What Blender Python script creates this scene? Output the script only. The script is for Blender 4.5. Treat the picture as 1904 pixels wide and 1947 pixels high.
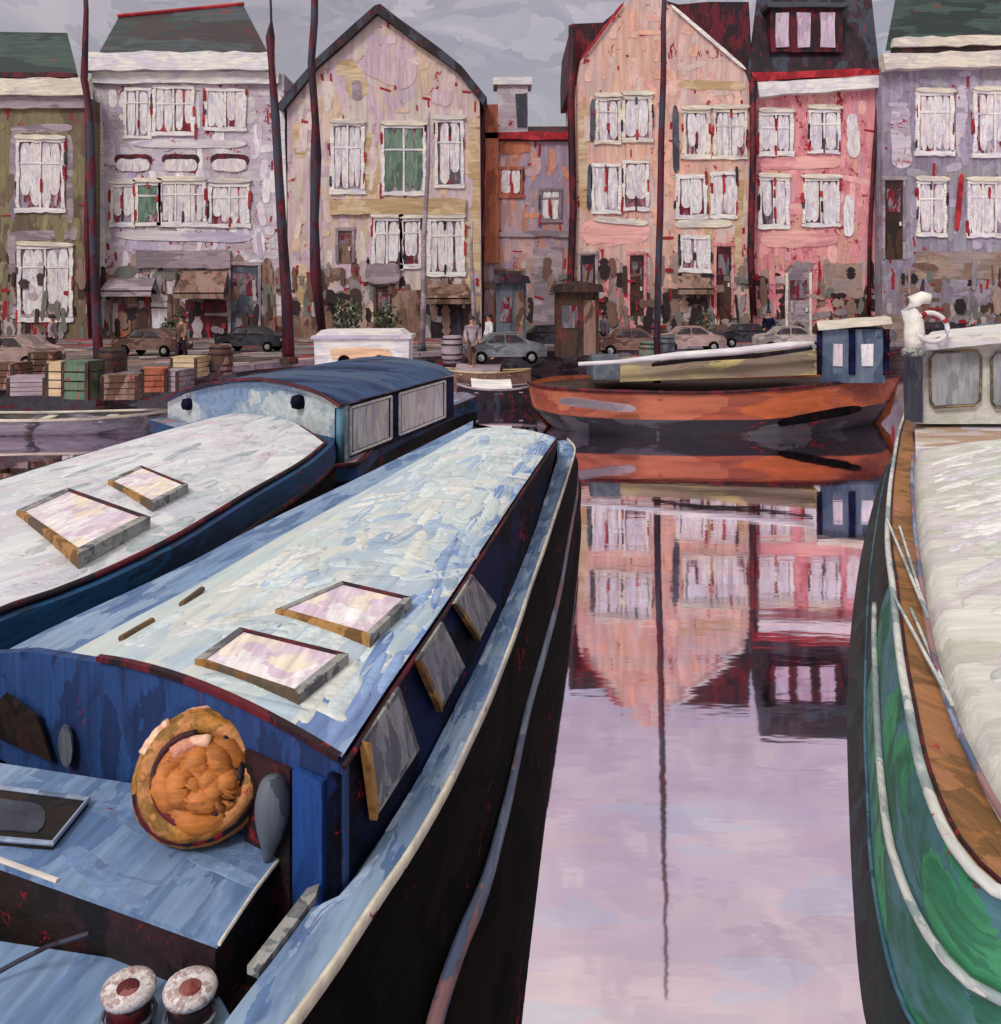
import bpy, bmesh, math, random
from mathutils import Vector, Matrix
R = random.Random(7)
for o in list(bpy.data.objects): bpy.data.objects.remove(o)
SC = bpy.context.scene
COL = SC.collection
# ------------------------------------------------------------ camera
EYE = 3.6; FPX = 1700.0; CX = 952.0; HY = 560.0      # eye height, focal length and horizon, measured on a 1904 px wide print
cam = bpy.data.cameras.new('camera'); co = bpy.data.objects.new('camera', cam); COL.objects.link(co)
co.location = (0, 0, EYE); co.rotation_euler = (math.radians(90), 0, 0)
cam.sensor_fit = 'HORIZONTAL'; cam.sensor_width = 36; cam.lens = FPX/1904*36
cam.shift_y = -(973.5-HY)/1904; cam.clip_start = 0.05; cam.clip_end = 2000
SC.camera = co
# ------------------------------------------------------------ sky and sun
def lin(c):
    return tuple(((v/255)/12.92 if v/255 <= .04045 else ((v/255+.055)/1.055)**2.4) for v in c[:3])
SUN_EL, SUN_AZ = math.radians(44), math.radians(212)       # azimuth clockwise from +Y: behind the camera, to the left
w = bpy.data.worlds.new('World'); SC.world = w; w.use_nodes = True
nt = w.node_tree; nt.nodes.clear()
def wn(t, **k):
    n = nt.nodes.new(t)
    for a, b in k.items(): setattr(n, a, b)
    return n
out = wn('ShaderNodeOutputWorld'); add = wn('ShaderNodeAddShader')
b1 = wn('ShaderNodeBackground'); b2 = wn('ShaderNodeBackground')
sky = wn('ShaderNodeTexSky', sky_type='NISHITA', sun_disc=False, sun_elevation=SUN_EL, sun_rotation=SUN_AZ, dust_density=3.0)
nt.links.new(sky.outputs[0], b1.inputs[0]); b1.inputs[1].default_value = 0.05
tc = wn('ShaderNodeTexCoord'); sep = wn('ShaderNodeSeparateXYZ'); nt.links.new(tc.outputs['Generated'], sep.inputs[0])
mp = wn('ShaderNodeMapping'); mp.inputs['Scale'].default_value = (5, 5, 11); nt.links.new(tc.outputs['Generated'], mp.inputs[0])
no = wn('ShaderNodeTexNoise'); no.inputs['Scale'].default_value = 1.3; no.inputs['Detail'].default_value = 5; no.inputs['Distortion'].default_value = 1.2
nt.links.new(mp.outputs[0], no.inputs[0])
ma = wn('ShaderNodeMath', operation='MULTIPLY_ADD'); nt.links.new(no.outputs[0], ma.inputs[0]); ma.inputs[1].default_value = .32; nt.links.new(sep.outputs[2], ma.inputs[2])
vs = wn('ShaderNodeVectorMath', operation='MULTIPLY_ADD'); nt.links.new(no.outputs['Color'], vs.inputs[0]); vs.inputs[1].default_value = (2.2, 2.2, 2.2); nt.links.new(mp.outputs[0], vs.inputs[2])
vo = wn('ShaderNodeTexVoronoi'); vo.inputs['Scale'].default_value = 2.6; nt.links.new(vs.outputs[0], vo.inputs['Vector']); vc = wn('ShaderNodeSeparateColor'); nt.links.new(vo.outputs['Color'], vc.inputs[0])
mb_ = wn('ShaderNodeMath', operation='MULTIPLY_ADD'); nt.links.new(vc.outputs[0], mb_.inputs[0]); mb_.inputs[1].default_value = .12; nt.links.new(ma.outputs[0], mb_.inputs[2])
mc_ = wn('ShaderNodeMath', operation='SUBTRACT'); nt.links.new(mb_.outputs[0], mc_.inputs[0]); mc_.inputs[1].default_value = -.03
cr = wn('ShaderNodeValToRGB'); nt.links.new(mc_.outputs[0], cr.inputs[0])
e = cr.color_ramp.elements
e[0].position = .10; e[0].color = (*lin((128, 114, 110)), 1); e[1].position = 1.0; e[1].color = (*lin((206, 194, 172)), 1)
for p, c in ((.30, (122, 104, 92)), (.36, (112, 95, 86)), (.42, (126, 108, 98)), (.50, (116, 100, 92)), (.57, (138, 122, 116)), (.66, (156, 138, 134)), (.8, (178, 164, 154))):
    x = e.new(p); x.color = (*lin(c), 1)
nt.links.new(cr.outputs[0], b2.inputs[0]); b2.inputs[1].default_value = 1.0
nt.links.new(b1.outputs[0], add.inputs[0]); nt.links.new(b2.outputs[0], add.inputs[1]); nt.links.new(add.outputs[0], out.inputs[0])
sl = bpy.data.lights.new('sun', 'SUN'); so = bpy.data.objects.new('sun', sl); COL.objects.link(so)
sl.energy = 1.5; sl.angle = math.radians(14); sl.color = (1.0, .97, .93)
sd = Vector((math.sin(SUN_AZ)*math.cos(SUN_EL), math.cos(SUN_AZ)*math.cos(SUN_EL), math.sin(SUN_EL)))
so.rotation_euler = sd.to_track_quat('Z', 'Y').to_euler()
SC.view_settings.view_transform = 'Standard'; SC.view_settings.look = 'None'; SC.view_settings.exposure = 0.33; SC.view_settings.gamma = 1

# ------------------------------------------------------------ helpers
def P(x, y, z):                     # point seen at (x, y) lying at height z
    d = (EYE-z)*FPX/(y-HY); return Vector(((x-CX)*d/FPX, d, z))
def PD(x, y, d):                    # point seen at (x, y) lying at distance d
    return Vector(((x-CX)*d/FPX, d, EYE-(y-HY)*d/FPX))
RED = (150, 22, 38)
_m = {}
def paint(name, cols, s=1.0, st=(1, 1, 1), red=.0, rot=0, bump=.45, rough=.62, fleck=(24, 14, 26), gam=0.80, metal=0, dist=.35, streak=1.0):
    """oil paint laid on in dabs: cells of the palette with ragged edges, bristle streaks, red ground showing through"""
    if name in _m: return _m[name]
    m = bpy.data.materials.new(name); m.use_nodes = True; t = m.node_tree; N = t.nodes; L = t.links
    bs = N['Principled BSDF']; bs.inputs['Roughness'].default_value = rough; bs.inputs['Specular IOR Level'].default_value = .3 if gam > .65 else .08; bs.inputs['Metallic'].default_value = metal
    c = N.new('ShaderNodeTexCoord'); mr = N.new('ShaderNodeMapping'); mr.inputs['Rotation'].default_value = (0, 0, rot)
    L.new(c.outputs['Object'], mr.inputs[0])
    mp = N.new('ShaderNodeMapping'); mp.inputs['Scale'].default_value = [s*v for v in st]; L.new(mr.outputs[0], mp.inputs[0])
    dn = N.new('ShaderNodeTexNoise'); dn.inputs['Scale'].default_value = 1.6; dn.inputs['Detail'].default_value = 6; dn.inputs['Roughness'].default_value = .62
    L.new(mp.outputs[0], dn.inputs[0])
    vm = N.new('ShaderNodeVectorMath'); vm.operation = 'MULTIPLY_ADD'; L.new(dn.outputs['Color'], vm.inputs[0]); vm.inputs[1].default_value = (dist*2.2,)*3
    L.new(mp.outputs[0], vm.inputs[2])
    vo = N.new('ShaderNodeTexVoronoi'); vo.inputs['Scale'].default_value = 1.0; L.new(vm.outputs[0], vo.inputs['Vector'])
    sp = N.new('ShaderNodeSeparateColor'); L.new(vo.outputs['Color'], sp.inputs[0])
    # blend a little of the distorting noise in, so that dabs drag into each other
    mx = N.new('ShaderNodeMath'); mx.operation = 'MULTIPLY_ADD'; L.new(dn.outputs['Fac'], mx.inputs[0]); mx.inputs[1].default_value = .7; 
    m2 = N.new('ShaderNodeMath'); m2.operation = 'MULTIPLY_ADD'; L.new(sp.outputs[0], m2.inputs[0]); m2.inputs[1].default_value = .72; m2.inputs[2].default_value = -.32
    v2 = N.new('ShaderNodeTexVoronoi'); v2.inputs['Scale'].default_value = 2.7; L.new(vm.outputs[0], v2.inputs['Vector']); s2 = N.new('ShaderNodeSeparateColor'); L.new(v2.outputs['Color'], s2.inputs[0])
    m3 = N.new('ShaderNodeMath'); m3.operation = 'MULTIPLY_ADD'; L.new(s2.outputs[1], m3.inputs[0]); m3.inputs[1].default_value = .42; L.new(m2.outputs[0], m3.inputs[2])
    L.new(m3.outputs[0], mx.inputs[2])
    rp = N.new('ShaderNodeValToRGB'); L.new(mx.outputs[0], rp.inputs[0]); E = rp.color_ramp.elements
    k = len(cols)
    lc = [tuple(v*gam for v in lin(q)) for q in cols]
    E[0].position = .72/k; E[0].color = (*lc[0], 1); E[1].position = (k-.72)/k; E[1].color = (*lc[-1], 1)
    for i in range(1, k-1):
        q = E.new((i+.24)/k); q.color = (*lc[i], 1); q = E.new((i+.76)/k); q.color = (*lc[i], 1)
    # bristle streaks
    ms = N.new('ShaderNodeMapping'); mx_ax = max(range(3), key=lambda i: -st[i]); sc = [7*s*(1 if i != mx_ax else .09)*1.0 for i in range(3)]
    if min(st) == max(st): sc = [6*s, 1.2*s, 6*s]
    ms.inputs['Scale'].default_value = sc; L.new(mr.outputs[0], ms.inputs[0])
    sn = N.new('ShaderNodeTexNoise'); sn.inputs['Scale'].default_value = 1.5; sn.inputs['Detail'].default_value = 4; sn.inputs['Distortion'].default_value = .4; L.new(ms.outputs[0], sn.inputs[0])
    mm = N.new('ShaderNodeMapRange'); mm.inputs['From Min'].default_value = .3; mm.inputs['From Max'].default_value = .7; mm.inputs['To Min'].default_value = 1-.22*streak; mm.inputs['To Max'].default_value = 1+.18*streak
    L.new(sn.outputs[0], mm.inputs[0])
    mu = N.new('ShaderNodeVectorMath'); mu.operation = 'SCALE'; L.new(rp.outputs[0], mu.inputs[0]); L.new(mm.outputs[0], mu.inputs['Scale'])
    last = mu.outputs[0]
    # ground colour showing between dabs
    if red > 0:
        ve = N.new('ShaderNodeTexVoronoi'); ve.feature = 'DISTANCE_TO_EDGE'; L.new(vm.outputs[0], ve.inputs['Vector'])
        n3 = N.new('ShaderNodeTexNoise'); n3.inputs['Scale'].default_value = 2.3; n3.inputs['Detail'].default_value = 5; n3.inputs['Roughness'].default_value = .7; L.new(mp.outputs[0], n3.inputs[0])
        a = N.new('ShaderNodeMath'); a.operation = 'MULTIPLY_ADD'; L.new(ve.outputs[0], a.inputs[0]); a.inputs[1].default_value = -1.3; L.new(n3.outputs[0], a.inputs[2])
        g = N.new('ShaderNodeMapRange'); th = .62-.22*red; g.inputs['From Min'].default_value = th; g.inputs['From Max'].default_value = th+.03; L.new(a.outputs[0], g.inputs[0])
        mi = N.new('ShaderNodeMix'); mi.data_type = 'RGBA'; L.new(g.outputs[0], mi.inputs[0]); L.new(last, mi.inputs[6]); mi.inputs[7].default_value = (*[v*gam for v in lin(RED)], 1)
        last = mi.outputs[2]
    L.new(last, bs.inputs['Base Color'])
    if bump:
        bp = N.new('ShaderNodeBump'); bp.inputs['Strength'].default_value = bump; bp.inputs['Distance'].default_value = .03/max(s, .4)
        L.new(sn.outputs[0], bp.inputs['Height']); L.new(bp.outputs[0], bs.inputs['Normal'])
    _m[name] = m; return m

def tag(o, label=None, cat=None, group=None, kind=None):
    if label: o['label'] = label
    if cat: o['category'] = cat
    if group: o['group'] = group
    if kind: o['kind'] = kind
    return o
def thing(name, loc, label, cat, group=None):
    o = bpy.data.objects.new(name, None); o.empty_display_size = .3; COL.objects.link(o); o.location = loc
    return tag(o, label, cat, group)
def wpos(o):
    v = Vector(o.location)
    while o.parent: o = o.parent; v = v+Vector(o.location)
    return v
class MB:
    def __init__(s): s.v = []; s.f = []; s.mi = []; s.sm = False
    def add(s, vs, fs, mi=0):
        b = len(s.v); s.v += [Vector(v) for v in vs]; s.f += [tuple(b+i for i in f) for f in fs]; s.mi += [mi]*len(fs); return s
    def prism(s, poly, off, mi=0):          # polygon swept along a vector
        n = len(poly); off = Vector(off); a = [Vector(p) for p in poly]; b = [p+off for p in a]
        return s.add(a+b, [tuple(range(n)), tuple(range(2*n-1, n-1, -1))]+[(i, i+n, (i+1) % n+n, (i+1) % n) for i in range(n)], mi)
    def box(s, c, sz, mi=0, rz=0):
        x, y, z = [v/2 for v in sz]; M = Matrix.Rotation(rz, 3, 'Z')
        p = [Vector(c)+M @ Vector((a*x, b*y, q*z)) for a, b, q in ((-1, -1, -1), (1, -1, -1), (1, 1, -1), (-1, 1, -1), (-1, -1, 1), (1, -1, 1), (1, 1, 1), (-1, 1, 1))]
        return s.add(p, [(0, 3, 2, 1), (4, 5, 6, 7), (0, 1, 5, 4), (1, 2, 6, 5), (2, 3, 7, 6), (3, 0, 4, 7)], mi)
    def tube(s, pts, r, n=8, mi=0, closed=False):
        pts = [Vector(p) for p in pts]; k = len(pts); rs = r if isinstance(r, (list, tuple)) else [r]*k; vs = []; fs = []
        for i, p in enumerate(pts):
            t = (pts[(i+1) % k]-pts[i-1]) if closed else (pts[min(i+1, k-1)]-pts[max(i-1, 0)])
            t.normalize(); a = t.cross(Vector((0, 0, 1)) if abs(t.z) < .9 else Vector((1, 0, 0))).normalized(); b = t.cross(a)
            vs += [p+rs[i]*(math.cos(2*math.pi*j/n)*a+math.sin(2*math.pi*j/n)*b) for j in range(n)]
        for i in range(k if closed else k-1):
            q = (i+1) % k
            fs += [(i*n+j, i*n+(j+1) % n, q*n+(j+1) % n, q*n+j) for j in range(n)]
        if not closed: fs += [tuple(range(n-1, -1, -1)), tuple((k-1)*n+j for j in range(n))]
        return s.add(vs, fs, mi)
    def loft(s, rows, mi=0, cols=None, close=False):     # grid of points; cols = material of each column
        m = len(rows[0]); vs = [p for r in rows for p in r]; b = len(s.v); s.v += [Vector(v) for v in vs]
        for i in range(len(rows)-1):
            for j in range(m if close else m-1):
                q = (j+1) % m
                s.f.append((b+i*m+j, b+i*m+q, b+(i+1)*m+q, b+(i+1)*m+j)); s.mi.append(cols[j] if cols else mi)
        return s
    def lathe(s, c, prof, n=20, mi=0):
        c = Vector(c); vs = []; fs = []
        for r, z in prof: vs += [c+Vector((r*math.cos(2*math.pi*j/n), r*math.sin(2*math.pi*j/n), z)) for j in range(n)]
        for i in range(len(prof)-1): fs += [(i*n+j, i*n+(j+1) % n, (i+1)*n+(j+1) % n, (i+1)*n+j) for j in range(n)]
        fs += [tuple(range(n-1, -1, -1)), tuple((len(prof)-1)*n+j for j in range(n))]
        return s.add(vs, fs, mi)
    def build(s, name, mats, parent=None, smooth=False, label=None):
        if not isinstance(mats, (list, tuple)): mats = [mats]
        me = bpy.data.meshes.new(name); off = wpos(parent) if parent else Vector()
        me.from_pydata([v-off for v in s.v], [], s.f)
        for m in mats: me.materials.append(m)
        for p, i in zip(me.polygons, s.mi): p.material_index = i
        bm = bmesh.new(); bm.from_mesh(me); bmesh.ops.recalc_face_normals(bm, faces=bm.faces); bm.to_mesh(me); bm.free()
        if smooth:
            for p in me.polygons: p.use_smooth = True
        me.update(); o = bpy.data.objects.new(name, me); COL.objects.link(o)
        if parent: o.parent = parent
        if label: o['label'] = label
        return o
def resamp(pts, n):                  # smooth curve through the points, n samples
    pts = [Vector(p) for p in pts]; k = len(pts)
    ln = [0]
    for i in range(1, k): ln.append(ln[-1]+(pts[i]-pts[i-1]).length)
    r = []
    for q in range(n):
        t = ln[-1]*q/(n-1); i = 0
        while i < k-2 and ln[i+1] < t: i += 1
        u = (t-ln[i])/max(ln[i+1]-ln[i], 1e-6); u = min(max(u, 0), 1)
        p0, p1, p2, p3 = pts[max(i-1, 0)], pts[i], pts[i+1], pts[min(i+2, k-1)]
        r.append(.5*((2*p1)+(-p0+p2)*u+(2*p0-5*p1+4*p2-p3)*u*u+(-p0+3*p1-3*p2+p3)*u**3))
    return r
def wob(poly, amp=1.5, seg=22, closed=True):         # hand-drawn edge on a 2D outline
    r = []; n = len(poly)
    for i in range(n if closed else n-1):
        a, b = poly[i], poly[(i+1) % n]; L = math.hypot(b[0]-a[0], b[1]-a[1]); k = max(1, int(L/seg))
        for j in range(k):
            t = j/k; r.append((a[0]+(b[0]-a[0])*t+R.uniform(-amp, amp), a[1]+(b[1]-a[1])*t+R.uniform(-amp, amp)))
    if not closed: r.append(poly[-1])
    return r
def rect(x0, y0, x1, y1): return [(x0, y0), (x1, y0), (x1, y1), (x0, y1)]
def dabshape(x0, y0, x1, y1, w, amp=.12, n=11):      # rounded stroke from one point to another
    dx, dy = x1-x0, y1-y0; L = math.hypot(dx, dy) or 1; ux, uy = dx/L, dy/L; px, py = -uy, ux; a = []; b = []
    for i in range(n+1):
        t = (1-math.cos(math.pi*i/n))/2; pr = (1-abs(2*t-1)**7)**.5
        h = w/2*pr*R.uniform(1-amp*.8, 1+amp*.5); s = R.uniform(-.025, .025)*w
        a.append((x0+dx*t+px*(h+s), y0+dy*t+py*(h+s))); b.append((x0+dx*t-px*(h-s), y0+dy*t-py*(h-s)))
    return a+b[::-1]
class Face:                          # drawing on an upright plane at distance d (o = how far proud of it)
    def __init__(s, d): s.d = d
    def p(s, x, y, o=0): v = PD(x, y, s.d); v.y -= o; return v
    def slab(s, mb, poly, o, th, mi=0): return mb.prism([s.p(x, y, o) for x, y in poly], (0, th, 0), mi)

# ------------------------------------------------------------ palette
V = (1, 1, .42)       # vertical dabs on a facade (long in z)
Hh = (.42, 1, 1)      # horizontal dabs
M = dict(
 white=paint('white_paint', [(210, 206, 214), (230, 228, 230), (238, 236, 228), (218, 216, 226)], 1.2, (.5, 1, 1), 0),
 cream=paint('cream_paint', [(214, 205, 188), (230, 224, 206), (205, 198, 196)], 1.1, (.4, 1, 1.4), .15),
 curtain=paint('curtain', [(196, 192, 206), (218, 216, 224), (232, 232, 234), (204, 194, 208), (226, 218, 216)], 2.0, (1, 1, .35), .05),
 curtain_green=paint('green_curtain', [(96, 124, 108), (116, 142, 124), (80, 104, 92)], 2, (1, 1, .4)),
 pane=paint('window_pane', [(30, 24, 34), (62, 52, 66), (110, 24, 40), (128, 122, 132), (86, 92, 100)], 1.6, (1, 1, .4), .55, rough=.3),
 pane_soft=paint('window_pane_pale', [(172, 160, 176), (150, 142, 160), (120, 40, 56), (190, 182, 194)], 1.6, (1, 1, .4), .35, rough=.3),
 pane_red=paint('window_pane_red', [(140, 26, 42), (96, 18, 34), (150, 120, 136), (176, 60, 72)], 1.6, (1, 1, .4), .5, rough=.3),
 slate=paint('slate_roof', [(56, 58, 66), (72, 78, 86), (48, 66, 64), (62, 52, 58)], .5, (.35, 1, 1.4), .16),
 slategreen=paint('green_roof', [(42, 64, 60), (58, 78, 74), (36, 50, 52)], .6, (.4, 1, 1.4), .18),
 maroon=paint('maroon', [(60, 16, 28), (40, 14, 26), (96, 20, 36), (30, 18, 30)], 1.0, V, .35),
 dark=paint('dark_trim', [(36, 26, 38), (24, 20, 30), (52, 30, 44), (58, 66, 80)], 1.2, V, .25),
 pole=paint('dark_pole', [(30, 26, 44), (44, 24, 40), (84, 20, 38), (54, 58, 74)], .9, (1.5, 1.5, .5), .2),
 red=paint('red_paint', [(168, 26, 40), (140, 22, 36), (186, 48, 56)], 1.2),
 brown=paint('brown_timber', [(110, 84, 72), (134, 106, 92), (88, 62, 50), (150, 122, 112)], 1.0, V, .25),
 darkbrown=paint('dark_timber', [(52, 36, 28), (70, 50, 38), (40, 28, 26)], 1.0, V, .3),
 orange=paint('orange_door', [(168, 96, 72), (186, 112, 84), (150, 80, 60)], 1.0, V, .2),
 bluegrey=paint('bluegrey_door', [(72, 80, 94), (92, 100, 112), (58, 62, 76)], 1.0, V, .12),
 mauve=paint('mauve_awning', [(150, 134, 146), (168, 152, 162), (130, 118, 128)], .8, Hh, .08),
 ochre=paint('ochre_trim', [(196, 164, 124), (208, 188, 156), (186, 158, 120)], .8, Hh, .1),
 olivew=paint('olive_wall', [(112, 102, 76), (120, 100, 84), (100, 86, 72), (126, 118, 88)], .4, (1, 1, .5), .25),
 lilacw=paint('lilac_white_wall', [(178, 166, 182), (196, 188, 204), (206, 200, 208), (186, 172, 184)], .5, (.8, 1, .9), .55),
 creamw=paint('cream_pink_wall', [(200, 178, 184), (202, 182, 182), (204, 182, 166), (194, 174, 188), (206, 192, 186)], .34, (1, 1, .6), .35),
 gapw=paint('orange_lilac_wall', [(172, 150, 168), (178, 152, 156), (182, 132, 116), (154, 140, 162)], .45, V, .42),
 pinkw=paint('salmon_gable_wall', [(208, 178, 170), (214, 182, 172), (202, 172, 168), (214, 168, 158), (214, 176, 158)], .38, (1, 1, .6), .42),
 rosew=paint('rose_wall', [(212, 138, 146), (220, 152, 156), (206, 126, 138), (214, 160, 150)], .5, (1, 1, .8), .6),
 greyw=paint('lilac_grey_wall', [(142, 134, 156), (156, 150, 170), (132, 124, 142), (150, 146, 156)], .5, (1, 1, .8), .3),
 pinklilac=paint('pink_lilac_dab', [(196, 172, 184), (204, 182, 190), (186, 166, 182)], .5, V, .1),
 tan=paint('tan_base', [(150, 128, 114), (164, 144, 128), (138, 118, 108), (156, 140, 138)], .8, (.6, 1, 1), .2),
 pinkl=paint('pale_pink_dab', [(226, 160, 160), (216, 148, 154), (232, 176, 170)], .6, Hh, .2),
 lilacl=paint('pale_lilac_dab', [(206, 196, 214), (188, 180, 206), (216, 210, 216)], .6, Hh, .2),
 street=paint('street_paving', [(96, 78, 76), (122, 104, 102), (64, 48, 50), (104, 98, 104), (144, 124, 120)], .55, (.4, .9, 1), .5),
 quay=paint('quay_stone', [(66, 60, 66), (88, 76, 80), (44, 32, 38), (96, 96, 106)], .7, (.5, .5, 1.4), .45),
)
def tint(c, red=.06, s=2.2, gam=.82, streak=.8):
    n_ = 'dab_%d_%d_%d' % tuple(c); return paint(n_, [[v*.92 for v in c], c, [min(v*1.05, 245) for v in c]], s, (1, 1, .6), red, gam=gam, streak=streak)
def inside(poly, x, y):
    r = False; n = len(poly)
    for i in range(n):
        (x1, y1), (x2, y2) = poly[i], poly[(i+1) % n]
        if (y1 > y) != (y2 > y) and x < (x2-x1)*(y-y1)/(y2-y1)+x1: r = not r
    return r
STREET_T = [(134, 110, 100), (158, 136, 128), (110, 84, 74), (66, 48, 44), (140, 130, 136), (176, 162, 168), (40, 28, 34), (150, 22, 38), (150, 22, 38), (108, 110, 104)]
def wall_dabs(mb, F, poly, cols, n=150, vert=.75, mi0=1, ground=True):
    xs = [p[0] for p in poly]; ys = [p[1] for p in poly]; x0, x1 = max(min(xs), -60), min(max(xs), 1960); y0 = max(min(ys), -40); tints = cols+[(150, 22, 38)]
    k = 0; tries = 0; area = (x1-x0)*(520-y0); n = int(area/950)
    while k < n and tries < n*6:
        tries += 1; x = R.uniform(x0, x1); y = R.uniform(y0, 530); c = R.randrange(len(cols)) if R.random() < .80 else len(cols)
        L_ = R.uniform(18, 60) if c < len(cols) else R.uniform(5, 26); w_ = R.uniform(8, 18) if c < len(cols) else R.uniform(2.5, 6)
        a_ = R.gauss(1.57, .12) if R.random() < vert else R.gauss(0, .15)
        dx, dy = L_*math.cos(a_)/2, L_*math.sin(a_)/2
        if all(inside(poly, x+q*dx*1.1+e1*w_, y+q*dy*1.1) for q in (-1, 1) for e1 in (-.6, .6)):
            F.slab(mb, dabshape(x-dx, y-dy, x+dx, y+dy, w_, .22), R.uniform(.004, .03), .028, mi0+c); k += 1
    if ground:
        for i in range(int((x1-x0)/1.7)):
            x = R.uniform(x0+6, x1-6); y = 645-140*R.random()**1.5; L_ = R.uniform(14, 62); w_ = R.uniform(5, 20); c = R.randrange(len(STREET_T))
            if c in (7, 8): w_ *= .45; L_ *= .6
            a_ = R.gauss(1.57, .08) if R.random() < .72 else R.gauss(0, .12); dx, dy = L_*math.cos(a_)/2, L_*math.sin(a_)/2
            F.slab(mb, dabshape(x-dx, y-dy, x+dx, y+dy, w_, .5), R.choice((R.uniform(.01, .03), R.uniform(.01, .04), R.uniform(.02, .05), R.uniform(.05, .17))), .12, mi0+len(tints)+c)
    return [tint(c) for c in tints]+[tint(c) for c in STREET_T]
def strokes(mb, surf, n, L_, w_, angs, mats, lift=.004, ulo=.01, uhi=.99, vlo=.0):
    for q in range(n):
        u = R.uniform(ulo, uhi); v = R.uniform(vlo+.03, .97); p = surf(u, v); e_ = .01
        du = (surf(min(u+e_, 1), v)-surf(max(u-e_, 0), v))/(2*e_); dv = (surf(u, min(v+e_, 1))-surf(u, max(v-e_, 0)))/(2*e_); nn = du.cross(dv).normalized()
        if nn.z < 0: nn = -nn
        sc = min(1.0, .35+p.y/9)*1.0; a_ = R.gauss(*R.choice(angs)); L2 = R.uniform(.5, 1)*L_*sc; w2 = R.uniform(.6, 1)*w_*sc; lu, lv = du.length, dv.length
        du_, dv_ = L2*math.cos(a_)/lu, L2*math.sin(a_)/lv; pu, pv = -math.sin(a_)/lu, math.cos(a_)/lv; hh = lift*R.uniform(.6, 1.5); rows_ = []; c1 = R.uniform(-.2, .2)
        for i in range(9):
            t = (1-math.cos(math.pi*i/8))/2; h = w2/2*(1-abs(2*t-1)**6)**.5*R.uniform(.85, 1.08)+.0005; r_ = []
            for k_, o_ in ((-1, -.002), (-.9, hh), (0, hh*.8), (.9, hh), (1, -.002)):
                bend = c1*w2*math.sin(math.pi*t)
                uu = min(max(u+du_*(t-.5)+pu*(k_*h+bend), 0), 1); vv = min(max(v+dv_*(t-.5)+pv*(k_*h+bend), vlo*.5), 1); r_.append(surf(uu, vv)+nn*o_)
            rows_.append(r_)
        mb.loft(rows_, R.choice(mats))
def ruled(A_, B_, cam_=0):
    n_ = len(A_)-1
    def f(u, v):
        t = u*n_; i = min(int(t), n_-1); t -= i; a_ = A_[i].lerp(A_[i+1], t); b_ = B_[i].lerp(B_[i+1], t); return a_.lerp(b_, v)+Vector((0, 0, cam_*(1-(2*v-1)**2)))
    return f
# ------------------------------------------------------------ water, street
def water_mat():
    m = bpy.data.materials.new('canal_water'); m.use_nodes = True; t = m.node_tree; N = t.nodes; L = t.links; bs = N['Principled BSDF']
    bs.inputs['Metallic'].default_value = 1.0; bs.inputs['Roughness'].default_value = .035
    c = N.new('ShaderNodeTexCoord')
    mp = N.new('ShaderNodeMapping'); mp.inputs['Scale'].default_value = (.55, 1.7, 1); L.new(c.outputs['Object'], mp.inputs[0])
    n = N.new('ShaderNodeTexNoise'); n.inputs['Scale'].default_value = 1.1; n.inputs['Detail'].default_value = 4; n.inputs['Distortion'].default_value = .8; L.new(mp.outputs[0], n.inputs[0])
    r = N.new('ShaderNodeValToRGB'); L.new(n.outputs[0], r.inputs[0]); E = r.color_ramp.elements
    E[0].position = .3; E[0].color = (.88, .79, .91, 1); E[1].position = .72; E[1].color = (1, .92, 1, 1)
    q = E.new(.5); q.color = (.96, .84, .95, 1)
    m9 = N.new('ShaderNodeMapping'); m9.inputs['Scale'].default_value = (.8, 2.6, 1); L.new(c.outputs['Object'], m9.inputs[0])
    n9 = N.new('ShaderNodeTexNoise'); n9.inputs['Scale'].default_value = 2.0; n9.inputs['Detail'].default_value = 5; L.new(m9.outputs[0], n9.inputs[0])
    a9 = N.new('ShaderNodeVectorMath'); a9.operation = 'MULTIPLY_ADD'; L.new(n9.outputs['Color'], a9.inputs[0]); a9.inputs[1].default_value = (.8, .8, .8); L.new(m9.outputs[0], a9.inputs[2])
    v9 = N.new('ShaderNodeTexVoronoi'); v9.inputs['Scale'].default_value = 1.3; L.new(a9.outputs[0], v9.inputs['Vector']); s9 = N.new('ShaderNodeSeparateColor'); L.new(v9.outputs['Color'], s9.inputs[0])
    r9 = N.new('ShaderNodeValToRGB'); L.new(s9.outputs[0], r9.inputs[0]); r9.color_ramp.interpolation = 'CONSTANT'; e9 = r9.color_ramp.elements; e9[0].color = (.90, .84, .91, 1); e9[1].position = .85; e9[1].color = (.80, .90, 1, 1)
    for p9, c9 in ((.25, (.95, .87, .92)), (.42, (.88, .86, .96)), (.55, (.93, .88, .92)), (.66, (.98, .90, .88)), (.76, (.80, .76, .82))):
        q9 = e9.new(p9); q9.color = (*c9, 1)
    x9 = N.new('ShaderNodeMix'); x9.data_type = 'RGBA'; x9.blend_type = 'MULTIPLY'; x9.inputs[0].default_value = .75; L.new(r.outputs[0], x9.inputs[6]); L.new(r9.outputs[0], x9.inputs[7])
    L.new(x9.outputs[2], bs.inputs['Base Color'])
    m2 = N.new('ShaderNodeMapping'); m2.inputs['Scale'].default_value = (1.1, 3.2, 1); L.new(c.outputs['Object'], m2.inputs[0])
    n2 = N.new('ShaderNodeTexNoise'); n2.inputs['Scale'].default_value = 1.0; n2.inputs['Detail'].default_value = 3; L.new(m2.outputs[0], n2.inputs[0])
    b = N.new('ShaderNodeBump'); b.inputs['Strength'].default_value = .028; b.inputs['Distance'].default_value = .05; L.new(n2.outputs[0], b.inputs['Height']); L.new(b.outputs[0], bs.inputs['Normal'])
    return m
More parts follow.
